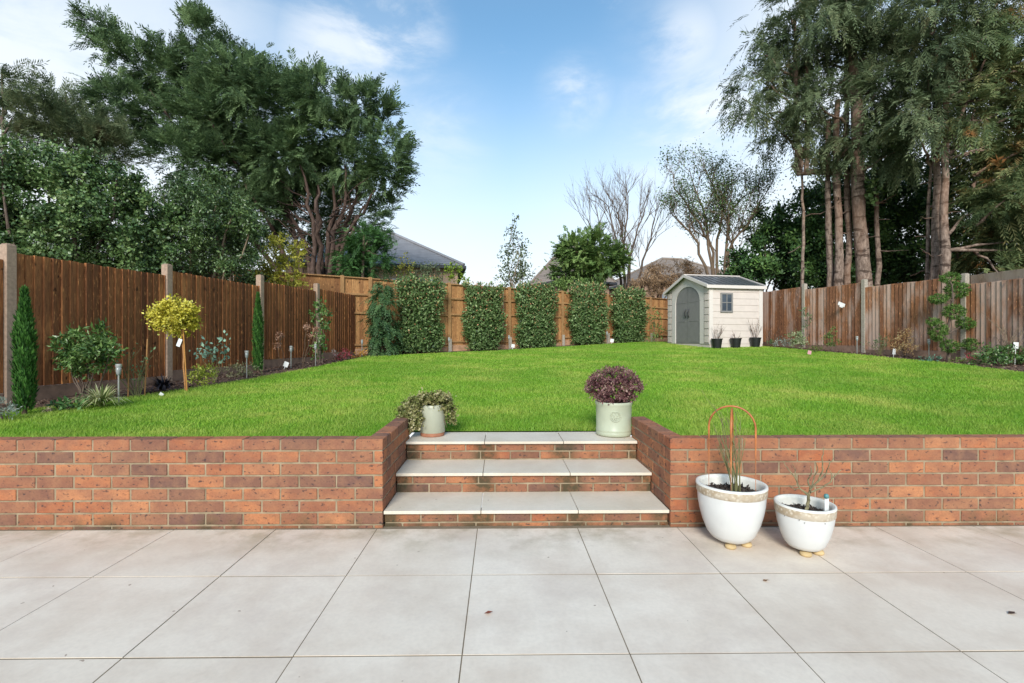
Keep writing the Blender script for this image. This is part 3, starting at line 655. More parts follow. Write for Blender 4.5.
# dark evergreens behind right fence
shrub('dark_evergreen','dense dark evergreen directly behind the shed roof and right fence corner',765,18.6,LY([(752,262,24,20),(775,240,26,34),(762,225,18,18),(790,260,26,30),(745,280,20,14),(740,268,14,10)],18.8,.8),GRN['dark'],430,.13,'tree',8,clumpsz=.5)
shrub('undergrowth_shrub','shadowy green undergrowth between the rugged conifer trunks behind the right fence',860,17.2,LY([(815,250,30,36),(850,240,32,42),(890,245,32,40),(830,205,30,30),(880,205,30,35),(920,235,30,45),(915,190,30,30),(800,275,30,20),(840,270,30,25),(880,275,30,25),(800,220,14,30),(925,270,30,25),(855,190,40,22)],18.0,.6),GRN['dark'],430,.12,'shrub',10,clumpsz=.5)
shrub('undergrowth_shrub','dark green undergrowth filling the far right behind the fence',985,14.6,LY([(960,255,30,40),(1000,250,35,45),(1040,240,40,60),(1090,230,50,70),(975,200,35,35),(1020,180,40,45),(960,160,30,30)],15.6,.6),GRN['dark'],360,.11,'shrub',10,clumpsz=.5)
TB=15.2
conifer('conifer_tree','ragged conifer with drooping sprays left of the others and a low elbowed limb',803,TB+.6,LY([(790,8,16,16),(782,35,20,12),(765,55,16,8),(752,72,14,7),(770,84,24,9),(742,98,15,6),(757,108,20,8),(790,62,18,14),(796,95,16,16),(775,125,14,9),(790,125,16,12),(765,150,8,6),(800,150,12,10),(768,40,12,6)],TB+.6,.5),[(804,802,176,.07,.1),(797,794,20,.10,0,172),(806,806,60,.085,0,172)],GRN['fir'],24,droop=.75,up=-.1,L=.55,limbs=[(865,168,840,172,.12),(840,172,800,174,.14),(800,174,792,165,.1),(800,172,808,140,.08)],stubs=5)
conifer('conifer_tree','conifer with paired rough trunks in the middle of the right hand group',838,TB+.3,LY([(822,15,30,18),(812,45,26,18),(850,25,28,22),(835,70,30,22),(818,100,22,20),(850,105,25,20),(862,60,25,22),(835,135,22,14),(858,140,20,14),(820,150,14,10),(840,-20,30,25)],TB+.3,.8),[(832,828,120,.13,.2),(840,838,100,.15,-.1),(847,846,60,.12,.1)],GRN['fir'],25,droop=.6,up=0,stubs=8)
def ivycl(root):
    m=MB(); broad(m,[(882,150,12,18,TB-.3),(890,172,12,12,TB-.3),(875,130,10,12,TB-.3),(895,150,8,14,TB-.2),(870,195,6,16,TB-.1)],260,.11,asp=.8,clumpsz=.2); m.build('ivy',GRN['ivy'],root)
conifer('conifer_tree','tallest conifer with one thick straight scarred trunk and ivy near its crown',868,TB,LY([(880,5,32,18),(905,20,24,18),(880,42,26,22),(895,70,26,24),(875,95,26,22),(905,105,24,24),(885,128,24,20),(875,-25,35,25),(900,150,18,20)],TB,.8),[(868,850,20,.25,0),(876,876,110,.09,.3)],GRN['fir'],26,droop=.55,up=0,stubs=14,extra=ivycl)
TC=13.6
conifer('conifer_tree','broad conifer with two leaning pale trunks behind the cloud pruned topiary',937,TC,LY([(935,45,28,18),(955,25,28,18),(928,75,28,20),(958,65,30,22),(925,110,26,22),(950,105,28,20),(920,140,20,18),(970,45,28,20),(940,-5,30,25),(940,10,14,16)],TC+.2,.7),[(932,940,60,.125,.1),(926,932,110,.06,.3)],GRN['fir'],27,droop=.55,up=0,stubs=10)
conifer('conifer_tree','conifer at the right edge with browning orange tinged lower sprays and a bare pale limb',948,TC-.3,LY([(990,35,30,20),(1015,50,30,25),(985,75,30,22),(1010,95,35,25),(975,110,25,22),(1000,130,32,24),(1020,165,32,28),(985,165,20,20),(1005,200,30,28),(978,210,18,20),(1015,240,30,26),(985,250,22,22),(1000,275,22,12),(1000,0,35,25),(1060,60,45,50),(1070,150,45,55),(1070,240,45,50),(1120,100,50,70)],TC-.1,.6),[(945,949,60,.125,-.1),(950,985,60,.05,0,140)],GRN['firb'],27,droop=.55,up=0,stubs=10,limbs=[(948,158,1006,148,.045),(965,156,1000,138,.02)])

# ------------------------------------------------------------------ leafy screens along the back fence
SG='leafy photinia screens along the back fence'
def screen(x0,x1,y0,y1,label):
    xc=(x0+x1)/2
    q=np.array([0,14.]); lo,hi=5.,40.
    for _ in range(40):
        Yc=(lo+hi)/2
        if Yc<BF(P(xc,300,Yc)[0])-.38: lo=Yc
        else: hi=Yc
    base=on(xc,Yc); root=thing('photinia_screen',base,label,'hedge',SG)
    A=on(x0+3,Yc-.6*(xc-x0)*Yc/F*.9); d=unit(np.array([1,.6,0])); k=Yc/F; Wd=(x1-x0)*k/1.0/ (d[0]-(xc-CX)/F*d[1]) ; Ht=P(xc,y0,Yc)[2]-base[2]
    n=int(Wd*Ht*2700); uu=(RG.random(n)-.5)*.93; vv=RG.random(n); th=RG.random(n)-.5
    edge=.93+.10*np.sin(vv*9+x0)+.08*np.sin(vv*23+x0*2)-.12*(vv<.12); nrm=np.array([-d[1],d[0],0])
    topw=Ht*(1+.03*np.sin(uu*23+x0)+.02*np.sin(uu*51))
    Bp_=base+d*(uu*Wd*edge)[:,None]+nrm*(th*.42*(1-.3*np.abs(uu)*2))[:,None]+np.array([0,0,1.])*(.04+vv*(topw-.04))[:,None]+RG.normal(0,.025,(n,3))
    out=unit(-nrm*np.sign(-th)[:,None]*-1*0+nrm*(th*2)[:,None]+d*(uu*1.2)[:,None]+np.array([0,0,.5])+rv(n)*.7)
    tone=np.clip(RG.random(n)*.6+.25*np.sin(uu*40*Wd)*np.sin(vv*27)+.15+.15*vv,0,1)
    lf=MB(); ll=.09*(.7+.6*RG.random(n)); lf.leaves(Bp_,unit(out*.5+rv(n)*.8),out+rv(n)*.3,ll,ll*.5,tone); lf.build('foliage',GRN['phot'],root)
    # young red tips
    n2=int(n*.13); i=RG.integers(0,n,n2*3); i=i[(vv[i]>.0)][:n2]; i=i[(vv[i]**1.5>RG.random(len(i))*.9)]
    r=MB(); B2=Bp_[i]+nrm*-.05*0+np.array([0,-.03,.03]); r.leaves(B2,unit(rv(len(i))+[0,-.2,1.2]),rv(len(i)),.07,.03,RG.random(len(i))); r.build('young_leaves',GR_red,root)
    st=MB()
    for s in np.linspace(-.35,.35,4): limb(st,base+d*s*Wd*.4-[0,0,.05],base+d*s*Wd+[0,0,Ht*.85],.018,.006,sides=5,wob=.1)
    st.build('stem',M_twig,root)
GR_red=leafmat('bronze_young_leaves',[(.16,.05,.03),(.30,.13,.07),(.38,.26,.14)],.4,.3)
screen(396,445,279,352,'widest and leftmost dense evergreen screen against the back fence')
screen(463,505,286,351,'second evergreen screen from the left against the back fence')
screen(516,557,285,350,'middle evergreen screen of the five on the back fence')
screen(569,608,285,347.5,'fourth evergreen screen from the left with reddish young tips')
screen(612,647,290,346.5,'narrowest evergreen screen with the reddest top nearest the shed')
def zshrub(name,label,x,Y,lobes,mat,dens,L,**k): return shrub(name,label,x,Y,[(a,b,c,d,Y+RG.normal(0,.02)) for a,b,c,d in lobes],mat,dens,L,**k)
def yew():
    Y=12.75; x=382; base=on(x,Y); root=thing('climbing_conifer',base,'dark drooping evergreen in the corner where the left and back fences meet','shrub')
    st=MB(); limb(st,base-[0,0,.05],P(382,290,Y),.03,.01); st.build('stem',M_twig,root)
    c=MB(); sprays(c,[(382,288,8,9,Y),(381,303,12,12,Y),(380,320,13,13,Y),(383,336,14,12,Y),(381,346,13,7,Y)],170,L=.22,w=.022,K=5,droop=.9,up=-.1,clumpsz=.15); c.build('foliage',leafmat('dark_drooping_foliage',[(.01,.025,.01),(.025,.05,.018),(.05,.085,.03)],.5,.2),root)
yew()
zshrub('bamboo_shrub','thin light green shrub before the back fence just left of the shed',655,17.6,[(655,318,7,9),(657,332,8,10),(650,340,6,4)],GRN['rnd'],130,.08,clumpsz=.15,r=.01,stems=6,cat='shrub')

# ------------------------------------------------------------------ flower bed planting
def G0(x,Y): return on(x,Y)
def colcyp(label,x,x0,x1,ytop,Y):
    base=on(x,Y); root=thing('columnar_cypress',base,label,'conifer','slim columnar cypresses in the left bed'); zt=P(x,ytop,Y)[2]; h=zt-base[2]; r=(x1-x0)/2*Y/F
    st=MB(); st.tube([base-[0,0,.05],base+[0,0,h*.9]],[.022,.008],6); st.build('trunk',M_twig,root)
    n=int(9500*h*r*6); v=RG.random(n)**.9; prof=np.clip(np.minimum((1-v)*2.6,1)*(.78+.22*np.minimum(v*5,1)),.03,1)
    a=RG.random(n)*2*pi; ra=r*prof*(1-.55*RG.random(n)**2)*(1+.12*np.sin(a*5+v*19))
    d=np.stack([np.cos(a),np.sin(a),0*a],-1); B=base+d*ra[:,None]+np.array([0,0,1.])*(.03+v*h*.97)[:,None]
    lf=MB(); dd=unit(d*.45+np.array([0,0,1.2])+rv(n)*.4); L_=.05*(.6+.8*RG.random(n)); tone=np.clip(.45+.3*np.sin(a*6+v*30)+RG.normal(0,.2,n),0,1)
    lf.leaves(B,dd,d+rv(n)*.6,L_,L_*.26,tone)
    lf.build('foliage',leafmat('columnar_foliage',[(.012,.04,.008),(.03,.085,.014),(.065,.15,.03)],.6,.2),root)
colcyp('fat columnar green cypress beside the first concrete post at the left edge',24.5,17,31.5,290,4.75)
colcyp('slim pointed green cypress in the left bed before the third concrete post',258,253.8,262.2,294,8.75)
silver=leafmat('silver_foliage',[(.13,.16,.12),(.25,.29,.24),(.38,.42,.36)],.7,.2)
shrub('silver_shrub','silvery low shrub cut by the left edge below the columnar cypress',3,4.45,LY([(0,408,12,9),(-16,405,14,12),(8,413,6,4)],4.45,.03),silver,2600,.028,clumpsz=.07,r=.006,stems=6,asp=.3)
zshrub('rhododendron','rounded rhododendron with long glossy leaves on a twisted stem before the left fence',85,5.55,[(82,346,24,14),(66,352,17,11),(100,350,16,13),(84,362,24,10),(90,334,16,8),(112,350,6,7)],leafmat('rhododendron_leaves',[(.015,.04,.008),(.04,.085,.018),(.085,.145,.035),(.2,.27,.1)],.35,.2,.5),1500,.062,clumpsz=.12,r=.012,stems=8,asp=.32,cat='shrub')
shrub('leafy_perennial','small bright green leafy clump at the lawn edge left of the striped grass plant',66,5.0,LY([(60,404,8,5),(70,402,8,6),(77,406,5,3)],5.0,.03),leafmat('perennial_leaves',[(.03,.07,.02),(.07,.15,.045),(.12,.22,.08)],.5,.25),1100,.06,clumpsz=.08,r=.004,stems=6,asp=.4,up=.5)
def tuft(name,label,x,Y,n,L,W,mat,cat,spread=1.0,base=None):
    base=on(x,Y); root=thing(name,base,label,cat); m=MB(); seg=4
    for i in range(n):
        a=RG.random()*2*pi; out=np.array([cos(a),sin(a),0]); s=spread*(.4+.7*RG.random()); l=L*(.7+.5*RG.random()); p=base+out*.02; pts=[]
        for k in range(seg+1):
            t_=k/seg; pts.append(base+out*(l*s*t_*.8)+np.array([0,0,l*(1.0*t_-.85*s*t_*t_)]))
        pts=np.array(pts); pts[:,2]=np.maximum(pts[:,2],base[2]+.006); sd=np.array([-out[1],out[0],0]); wv=W*np.array([.6,1,.9,.6,.1])[:,None]*.5
        V=np.concatenate([pts-sd*wv,pts+sd*wv]); q=[(k,k+seg+1,k+seg+2,k+1) for k in range(seg)]; m.add(V,q,RG.random())
    m.build('leaves',mat,root); return root
def tuft2(*a,**k): return tuft(*a,**k)
tuft('striped_grass_plant','arching cream and green striped grass plant in the left bed',101,5.15,220,.36,.013,leafmat('striped_leaves',[(.10,.16,.03),(.42,.42,.20),(.6,.58,.36)],.5,.3),'plant')
tuft('black_grass_plant','low black leaved grass tuft below the yellow standard tree',163,6.35,220,.32,.014,leafmat('black_leaves',[(.008,.007,.010),(.02,.017,.024),(.06,.055,.075)],.35,.0,.5),'plant')
tuft('grass_tussock','tiny pale dry grass tuft at the lawn edge beside the fat cypress',48,4.85,50,.1,.008,leafmat('dry_tuft',[(.3,.24,.15),(.5,.42,.3)],.8,.2),'plant')
# standard yellow tree with tag
def standard():
    Y=6.35; base=on(186,Y); root=thing('standard_tree',base,'lollipop standard with a yellow leafed ball head tied to an orange cane','small tree')
    m=MB(); c=P(174,318,Y+.05); limb(m,base-[0,0,.05],P(182,330,Y),.011,.008,wob=.05); m.build('stem',M_cane,root)
    m=MB(); m.tube([base+[.03,-.02,-.05],P(184,326,Y)+[0,-.02,0]],.008,6); m.build('cane',plain('orange_cane',(.5,.22,.05),.5),root)
    lf=MB(); broad(lf,[(174,318,17,10,Y),(174,316,22,13,Y),(160,316,12,7,Y),(188,317,13,11,Y),(176,308,18,9,Y),(184,329,12,6,Y),(166,324,14,7,Y)],3000,.036,asp=.6,clumpsz=.09); lf.build('crown',leafmat('golden_leaves',[(.16,.15,.015),(.46,.40,.04),(.68,.60,.09),(.72,.68,.22)],.5,.25),root)
    g=MB(); a=P(179.5,342,Y-.04); Mx=np.array([[.88,0,-.35],[0,1,0],[.35,0,.88]]).T
    g.box(-.026,.026,-.001,.001,-.065,.045,M=(Mx,a)); g.build('label_tag',plain('white_tag',(.75,.77,.78),.5,0,.03),root)
standard()
zshrub('euonymus','small yellow green mounded bush at the foot of the standard tree',202,6.9,[(198,372,9,6),(208,370,8,6),(203,379,12,5),(194,380,5,4)],leafmat('euonymus_leaves',[(.06,.10,.012),(.25,.30,.03),(.5,.52,.12)],.5,.25),1500,.034,clumpsz=.07,r=.006,stems=6)
zshrub('thin_shrub','open blue green leafed shrub before the fence between the yellow bush and the slim cypress',216,7.6,[(206,348,7,6),(224,344,6,5),(214,352,8,5),(202,358,5,4),(222,356,6,6)],leafmat('blue_green_leaves',[(.03,.06,.045),(.07,.12,.09),(.13,.2,.14)],.45,.2),210,.065,clumpsz=.15,r=.006,stems=9,asp=.6,bark=M_gtwig)
zshrub('low_shrub','low dull brownish green shrub left of the slim cypress',243,8.2,[(232,370,8,6),(245,368,8,7),(254,372,7,6),(240,376,12,5)],leafmat('dull_leaves',[(.04,.045,.02),(.09,.09,.045),(.16,.15,.09)],.6,.2),800,.035,clumpsz=.08,r=.005,stems=12)
def roseb(name,label,x,Y,h,n,sp,mat,leaves=0,lm=None,cat='rose bush',r=.006,depth=2,L=None,spread=.5,base=None,parent=None,up=.2,pname='stem'):
    base=on(x,Y) if base is None else np.array(base,float); root=parent or thing(name,base,label,cat); m=MB(); tips=[]
    for i in range(n):
        a=RG.random()*2*pi; d=np.array([cos(a)*sp,sin(a)*sp,1.]); branchy(m,base+[cos(a)*.02,sin(a)*.02,-.02],d,(L or h*.6)*(.7+.5*RG.random()),r,depth,2,spread,up,5,tips,.62)
    m.build(pname,mat,root)
    if leaves:
        lf=MB(); tp=np.array([q for q,_,_ in tips]); B=np.repeat(tp,leaves,0)+RG.normal(0,.025,(len(tp)*leaves,3)); k=len(B); lf.leaves(B,rv(k)+[0,0,.3],rv(k)+[0,0,.6],.04*(.7+.6*RG.random(k)),.022,RG.random(k)); lf.build('foliage',lm,root)
    return root
rosel=leafmat('rose_leaves',[(.03,.06,.02),(.07,.12,.05),(.13,.19,.09)],.5,.25)
roseb('rose_bush','spindly green stemmed rose beside the lamp nearest the camera in the left bed',137,5.95,.62,7,.35,M_gtwig,2,rosel,r=.007)
def cane(label,x,y0,Y,lean=.0,c=None):
    b=on(x,Y); t_=P(x+lean,y0,Y); m=MB(); m.tube([b-[0,0,.05],t_],.008,6); o=m.build('garden_cane',M_cane,origin=b); tag(o,label,'cane')
cane('orange garden cane right of the spindly rose',144.5,339,6.0,3); cane('short thin cane between the lamp and the spindly rose',128,352,5.9,1)
# hydrangea with dried heads
def hydrangea():
    Y=9.6; base=on(296,Y); root=thing('hydrangea',base,'leafless hydrangea with dried pinkish brown flower heads before the left fence','shrub'); st=MB()
    hm=leafmat('dried_petals',[(.20,.10,.06),(.36,.2,.13),(.5,.32,.23)],.8,.2)
    for (x,y,r,xb) in ((280,336,3.6,285),(277.5,345,3.2,281),(306.5,327,3.4,303),(316,330,3.2,303),(311,336,2.8,303),(292,349,2.0,290)):
        a=on(xb,Y); e=P(x,y,Y); limb(st,a-[0,0,.04],e,.007,.004,sides=5,wob=.15)
        h=MB(); broad(h,[(x,y,r,r,Y)],5200,.022,asp=.9,clumpsz=.05,shell=.7); h.build('flower_head',hm,root)
    st.build('stem',M_twig,root)
hydrangea()
zshrub('camellia','camellia trained upright before the fourth left post, with pale pink blooms',320,10.6,[(321,302,6,6),(318,313,7,7),(325,318,6,8),(319,328,8,8),(323,340,6,8),(319,350,6,8),(318,358,5,4)],leafmat('camellia_leaves',[(.015,.04,.01),(.04,.09,.02),(.09,.15,.04),(.16,.2,.08)],.35,.2,.5),330,.07,clumpsz=.12,r=.01,stems=8,asp=.55)
zshrub('flowering_plant','small plant with red and pink flowers near the far end of the left bed',342,11.5,[(337,356,4,3),(345,353,6,4),(340,358,7,3)],leafmat('red_flowers',[(.03,.07,.02),(.4,.04,.05),(.55,.12,.16),(.06,.12,.03)],.5,.2),900,.04,clumpsz=.09,r=.004,stems=5,cat='flowers')
zshrub('flowering_plant','small mound of orange flowers beyond the red ones in the left bed',359,12.1,[(356,355,4,2.5),(363,354.5,4,2.5)],leafmat('orange_flowers',[(.35,.14,.02),(.6,.28,.03),(.1,.14,.03)],.5,.2),1000,.04,clumpsz=.09,r=.004,stems=4,cat='flowers')
zshrub('pale_flower','pale pink bloom left of the red flowers',334,11.2,[(333.5,353,2,3.5)],leafmat('pale_petals',[(.4,.3,.28),(.6,.5,.46)],.6,.3),900,.04,clumpsz=.06,r=.004,stems=2,cat='flowers')
# lamps
steel=plain('brushed_steel',(.42,.42,.41),.35,.6,.1); clear=plain('frosted_lamp_glass',(.30,.32,.31),.2); capm=plain('lamp_cap',(.42,.42,.41),.3,.4)
def lamp(x,y0,Y,label):
    base=on(x,Y); root=thing('solar_lamp',base,label,'garden lamp','stake lamps in the flower beds'); h=P(x,y0,Y)[2]-base[2]; z=base[2]
    m=MB(); m.tube([base-[0,0,.05],base+[0,0,h-.11]],.009,10); m.build('stake',steel,root)
    m=MB(); m.lathe([(.012,h-.125),(.020,h-.115),(.026,h-.075),(.026,h-.03),(.0,h-.028)],base,20); m.build('lamp_shade',clear,root,smooth=True)
    m=MB(); m.lathe([(.0,h-.03),(.031,h-.03),(.031,h-.008),(.03,h),(.0,h)],base,20); m.build('lamp_cap',capm,root)
    return root
def lampc(src,x,Y,label):
    c=copy_tree(src); b=on(x,Y); c.location=b; c['label']=label; return c
l0=lamp(118.6,364,5.45,'silver stake lamp beside the striped grass plant, nearest the camera')
lampc(l0,246.7,8.0,'silver stake lamp left of the slim pointed cypress')
lampc(l0,291,9.5,'silver stake lamp among the dried hydrangea stems')
lampc(l0,315.5,10.2,'silver stake lamp at the foot of the camellia')
lampc(l0,362,12.3,'silver stake lamp behind the orange flowers in the left corner')
lampc(l0,449,13.6,'silver stake lamp in the gap right of the widest evergreen screen')
lampc(l0,509,14.9,'silver stake lamp in the gap left of the middle evergreen screen')
lampc(l0,607,17.0,'silver stake lamp between the last two evergreen screens')
lampc(l0,857,11.9,'silver stake lamp before the middle of the right fence')
lampc(l0,929,10.2,'silver stake lamp left of the cloud pruned topiary')
# plant markers
wt=plain('white_plastic',(.72,.73,.72),.5,0,.04)
def marker(x,Y,z0,w_,h_,label,tilt=.15,name='plant_label',c=None):
    b=on(x,Y); m=MB(); Mx=np.array([[cos(tilt),0,sin(tilt)],[0,1,0],[-sin(tilt),0,cos(tilt)]])
    m.box(-w_/2,w_/2,-.0015,.0015,z0,z0+h_,M=(Mx,b),mi=0); m.box(-.006,.006,.002,.004,-.04,z0+.02,M=(Mx,b)); o=m.build(name,c or wt,origin=b); tag(o,label,'plant label')
marker(284,9.35,.05,.09,.1,'white plant label at the foot of the dried hydrangea',.4)
marker(512.5,15.0,.06,.1,.1,'white plant label left of the middle evergreen screen')
marker(611.5,17.0,.06,.12,.12,'white plant label between the last two evergreen screens')
marker(809,11.7,.02,.09,.09,'pinkish plant label at the foot of the variegated bush',.2,c=plain('pink_plastic',(.6,.3,.33),.5))
marker(893.5,11.0,.05,.07,.13,'white plant label left of the dry brown bush')
marker(1015,9.0,.30,.10,.12,'white square plant label behind the dark green bush at the far right',.05)
marker(160,5.95,.01,.05,.04,'tiny white plant label lying at the edge of the left bed',.6)
m=MB(); c=P(841.5,304.5,12.75); 
a_=P(833,300,12.78); Mx=np.array([[.9,.2,-.3],[-.2,1,0],[.3,0,.9]]).T
m.box(-.11,.11,-.012,.012,-.05,.05,M=(Mx,c)); m.box(-.05,.05,-.02,.0,-.09,-.03,M=(Mx,c)); tag(m.build('fence_tag',wt,origin=c,bevel=.006),'small white sign fixed crookedly high on the right fence','sign')
# right bed
dullb=leafmat('bronze_twig_leaves',[(.12,.07,.03),(.24,.15,.07),(.36,.25,.13)],.8,.2)
zshrub('silver_shrub','low silver grey shrub beside the black pots at the far end of the right bed',783,14.3,[(779,342.5,5,3.5),(787,342,6,4)],silver,600,.05,clumpsz=.1,r=.005,stems=4)
zshrub('variegated_bush','cream and green variegated bush before the far right fence post',797,13.6,[(795,337,6,6),(801,338,5,7),(797,343,8,3)],leafmat('variegated_leaves',[(.1,.15,.06),(.3,.34,.18),(.5,.52,.34)],.5,.25),600,.06,clumpsz=.12,r=.006,stems=6)
zshrub('small_green_plant','tiny bright green plant next to the shed corner',770,14.8,[(770,342,2.5,2.5)],rosel,900,.05,clumpsz=.06,r=.004,stems=3,cat='plant')
roseb('bare_shrub','fan of thin brown twigs between the shed corner and the silver shrub',773,15.1,.9,10,.4,M_twig,cat='shrub',r=.007)
zshrub('climbing_plant','small climber clinging to the far right fence post',806,13.85,[(805,312,4,5),(808,318,3,4),(804,326,2,4)],rosel,280,.06,clumpsz=.1,r=.005,stems=4,cat='climber')
zshrub('upright_shrub','narrow dark green shrub below the white sign on the right fence',831,12.6,[(832,332,3,7),(828,340,6,6),(835,341,4,5)],GRN['rnd'],420,.05,clumpsz=.1,r=.005,stems=6)
zshrub('low_plant','low olive green plant right of the pinkish label',817,12.5,[(817,348,5,2.5),(812,349,4,2)],leafmat('olive_leaves',[(.06,.07,.02),(.13,.15,.04)],.6,.2),900,.04,clumpsz=.08,r=.004,stems=4,cat='plant')
roseb('rose_bush','sparse leafy rose right of the lamp before the middle of the right fence',879,11.5,.55,7,.35,M_gtwig,3,rosel,r=.006)
zshrub('dry_bush','dead orange brown twiggy bush against the grey right fence',905,11.0,[(905,340,8,8),(900,348,7,6),(909,347,7,7),(906,333,6,4)],dullb,800,.045,clumpsz=.08,r=.005,stems=14,asp=.25)
roseb('bare_shrub','small bare yellow twigged shrub behind the dark green bush at the far right',1010,9.05,1.1,6,.3,M_barkp,cat='shrub',r=.01)
zshrub('laurel_bush','low spreading dark green bush at the far right of the lawn edge',998,9.0,[(985,354,12,8),(1000,352,14,8),(1014,355,12,9),(998,360,22,5),(1028,358,12,8),(976,360,6,4)],leafmat('dark_laurel_leaves',[(.012,.035,.01),(.03,.07,.016),(.065,.12,.03),(.15,.2,.08)],.35,.2,.5),620,.055,clumpsz=.13,r=.01,stems=10,asp=.45)
zshrub('red_plant','small dark red leaved plant between the topiary and the dark bush',971,9.7,[(971,356,4,3)],leafmat('red_leaves',[(.12,.015,.02),(.25,.03,.05)],.5,.2),900,.04,clumpsz=.07,r=.004,stems=4,cat='plant')
zshrub('ground_cover','flat blue green ground cover left of the topiary trunk',930,9.75,[(925,358.5,7,2),(935,359,8,2)],leafmat('blue_cover',[(.03,.07,.05),(.07,.13,.09)],.6,.2),900,.035,clumpsz=.07,r=.003,stems=3,cat='plant')
zshrub('ground_cover','flat yellow green ground cover right of the topiary trunk',962,9.6,[(958,360.5,8,2.2),(967,361,6,2)],leafmat('green_cover',[(.07,.12,.02),(.14,.2,.04)],.6,.2),900,.035,clumpsz=.07,r=.003,stems=3,cat='plant')
def topiary():
    Y=9.85; base=on(948,Y); root=thing('cloud_topiary',base,'cloud pruned conifer topiary with nine green pompoms on a dark forked stem','topiary')
    gm=leafmat('topiary_foliage',[(.014,.035,.008),(.035,.075,.014),(.075,.13,.025),(.13,.19,.05)],.6,.2)
    balls=[(950,278,10.5,6.5),(957,290,12.5,10),(938.5,299,9.5,6),(954,312,11.5,9),(965.5,323.5,9.5,7),(933,321.5,6.5,4.5),(938,331,8.5,12),(949.5,346,9.5,7.5),(971,344.5,9.5,7)]
    st=MB(); tr=[base-[0,0,.05],P(949,350,Y),P(946,335,Y+.05),P(950,318,Y),P(953,300,Y),P(952,285,Y)]; st.tube(np.array(tr),[.035,.03,.026,.022,.018,.012],8)
    for k,(x,y,a,b_) in enumerate(balls):
        t0=np.array(tr[min(5,max(1,int(5-(y-285)/15)))]); limb(st,t0,P(x,y+2,Y),.014,.008,sides=5,wob=.2)
    st.build('trunk',M_bark3,root)
    for k,(x,y,a,b_) in enumerate(balls):
        cb=MB(); dy=RG.normal(0,.08); broad(cb,[(x,y,a*.84,b_*.84,Y+dy)],9500,.028,asp=.35,clumpsz=.035,shell=.35,sig=.2,up=.5); cb.build('pompom',gm,root)
topiary()

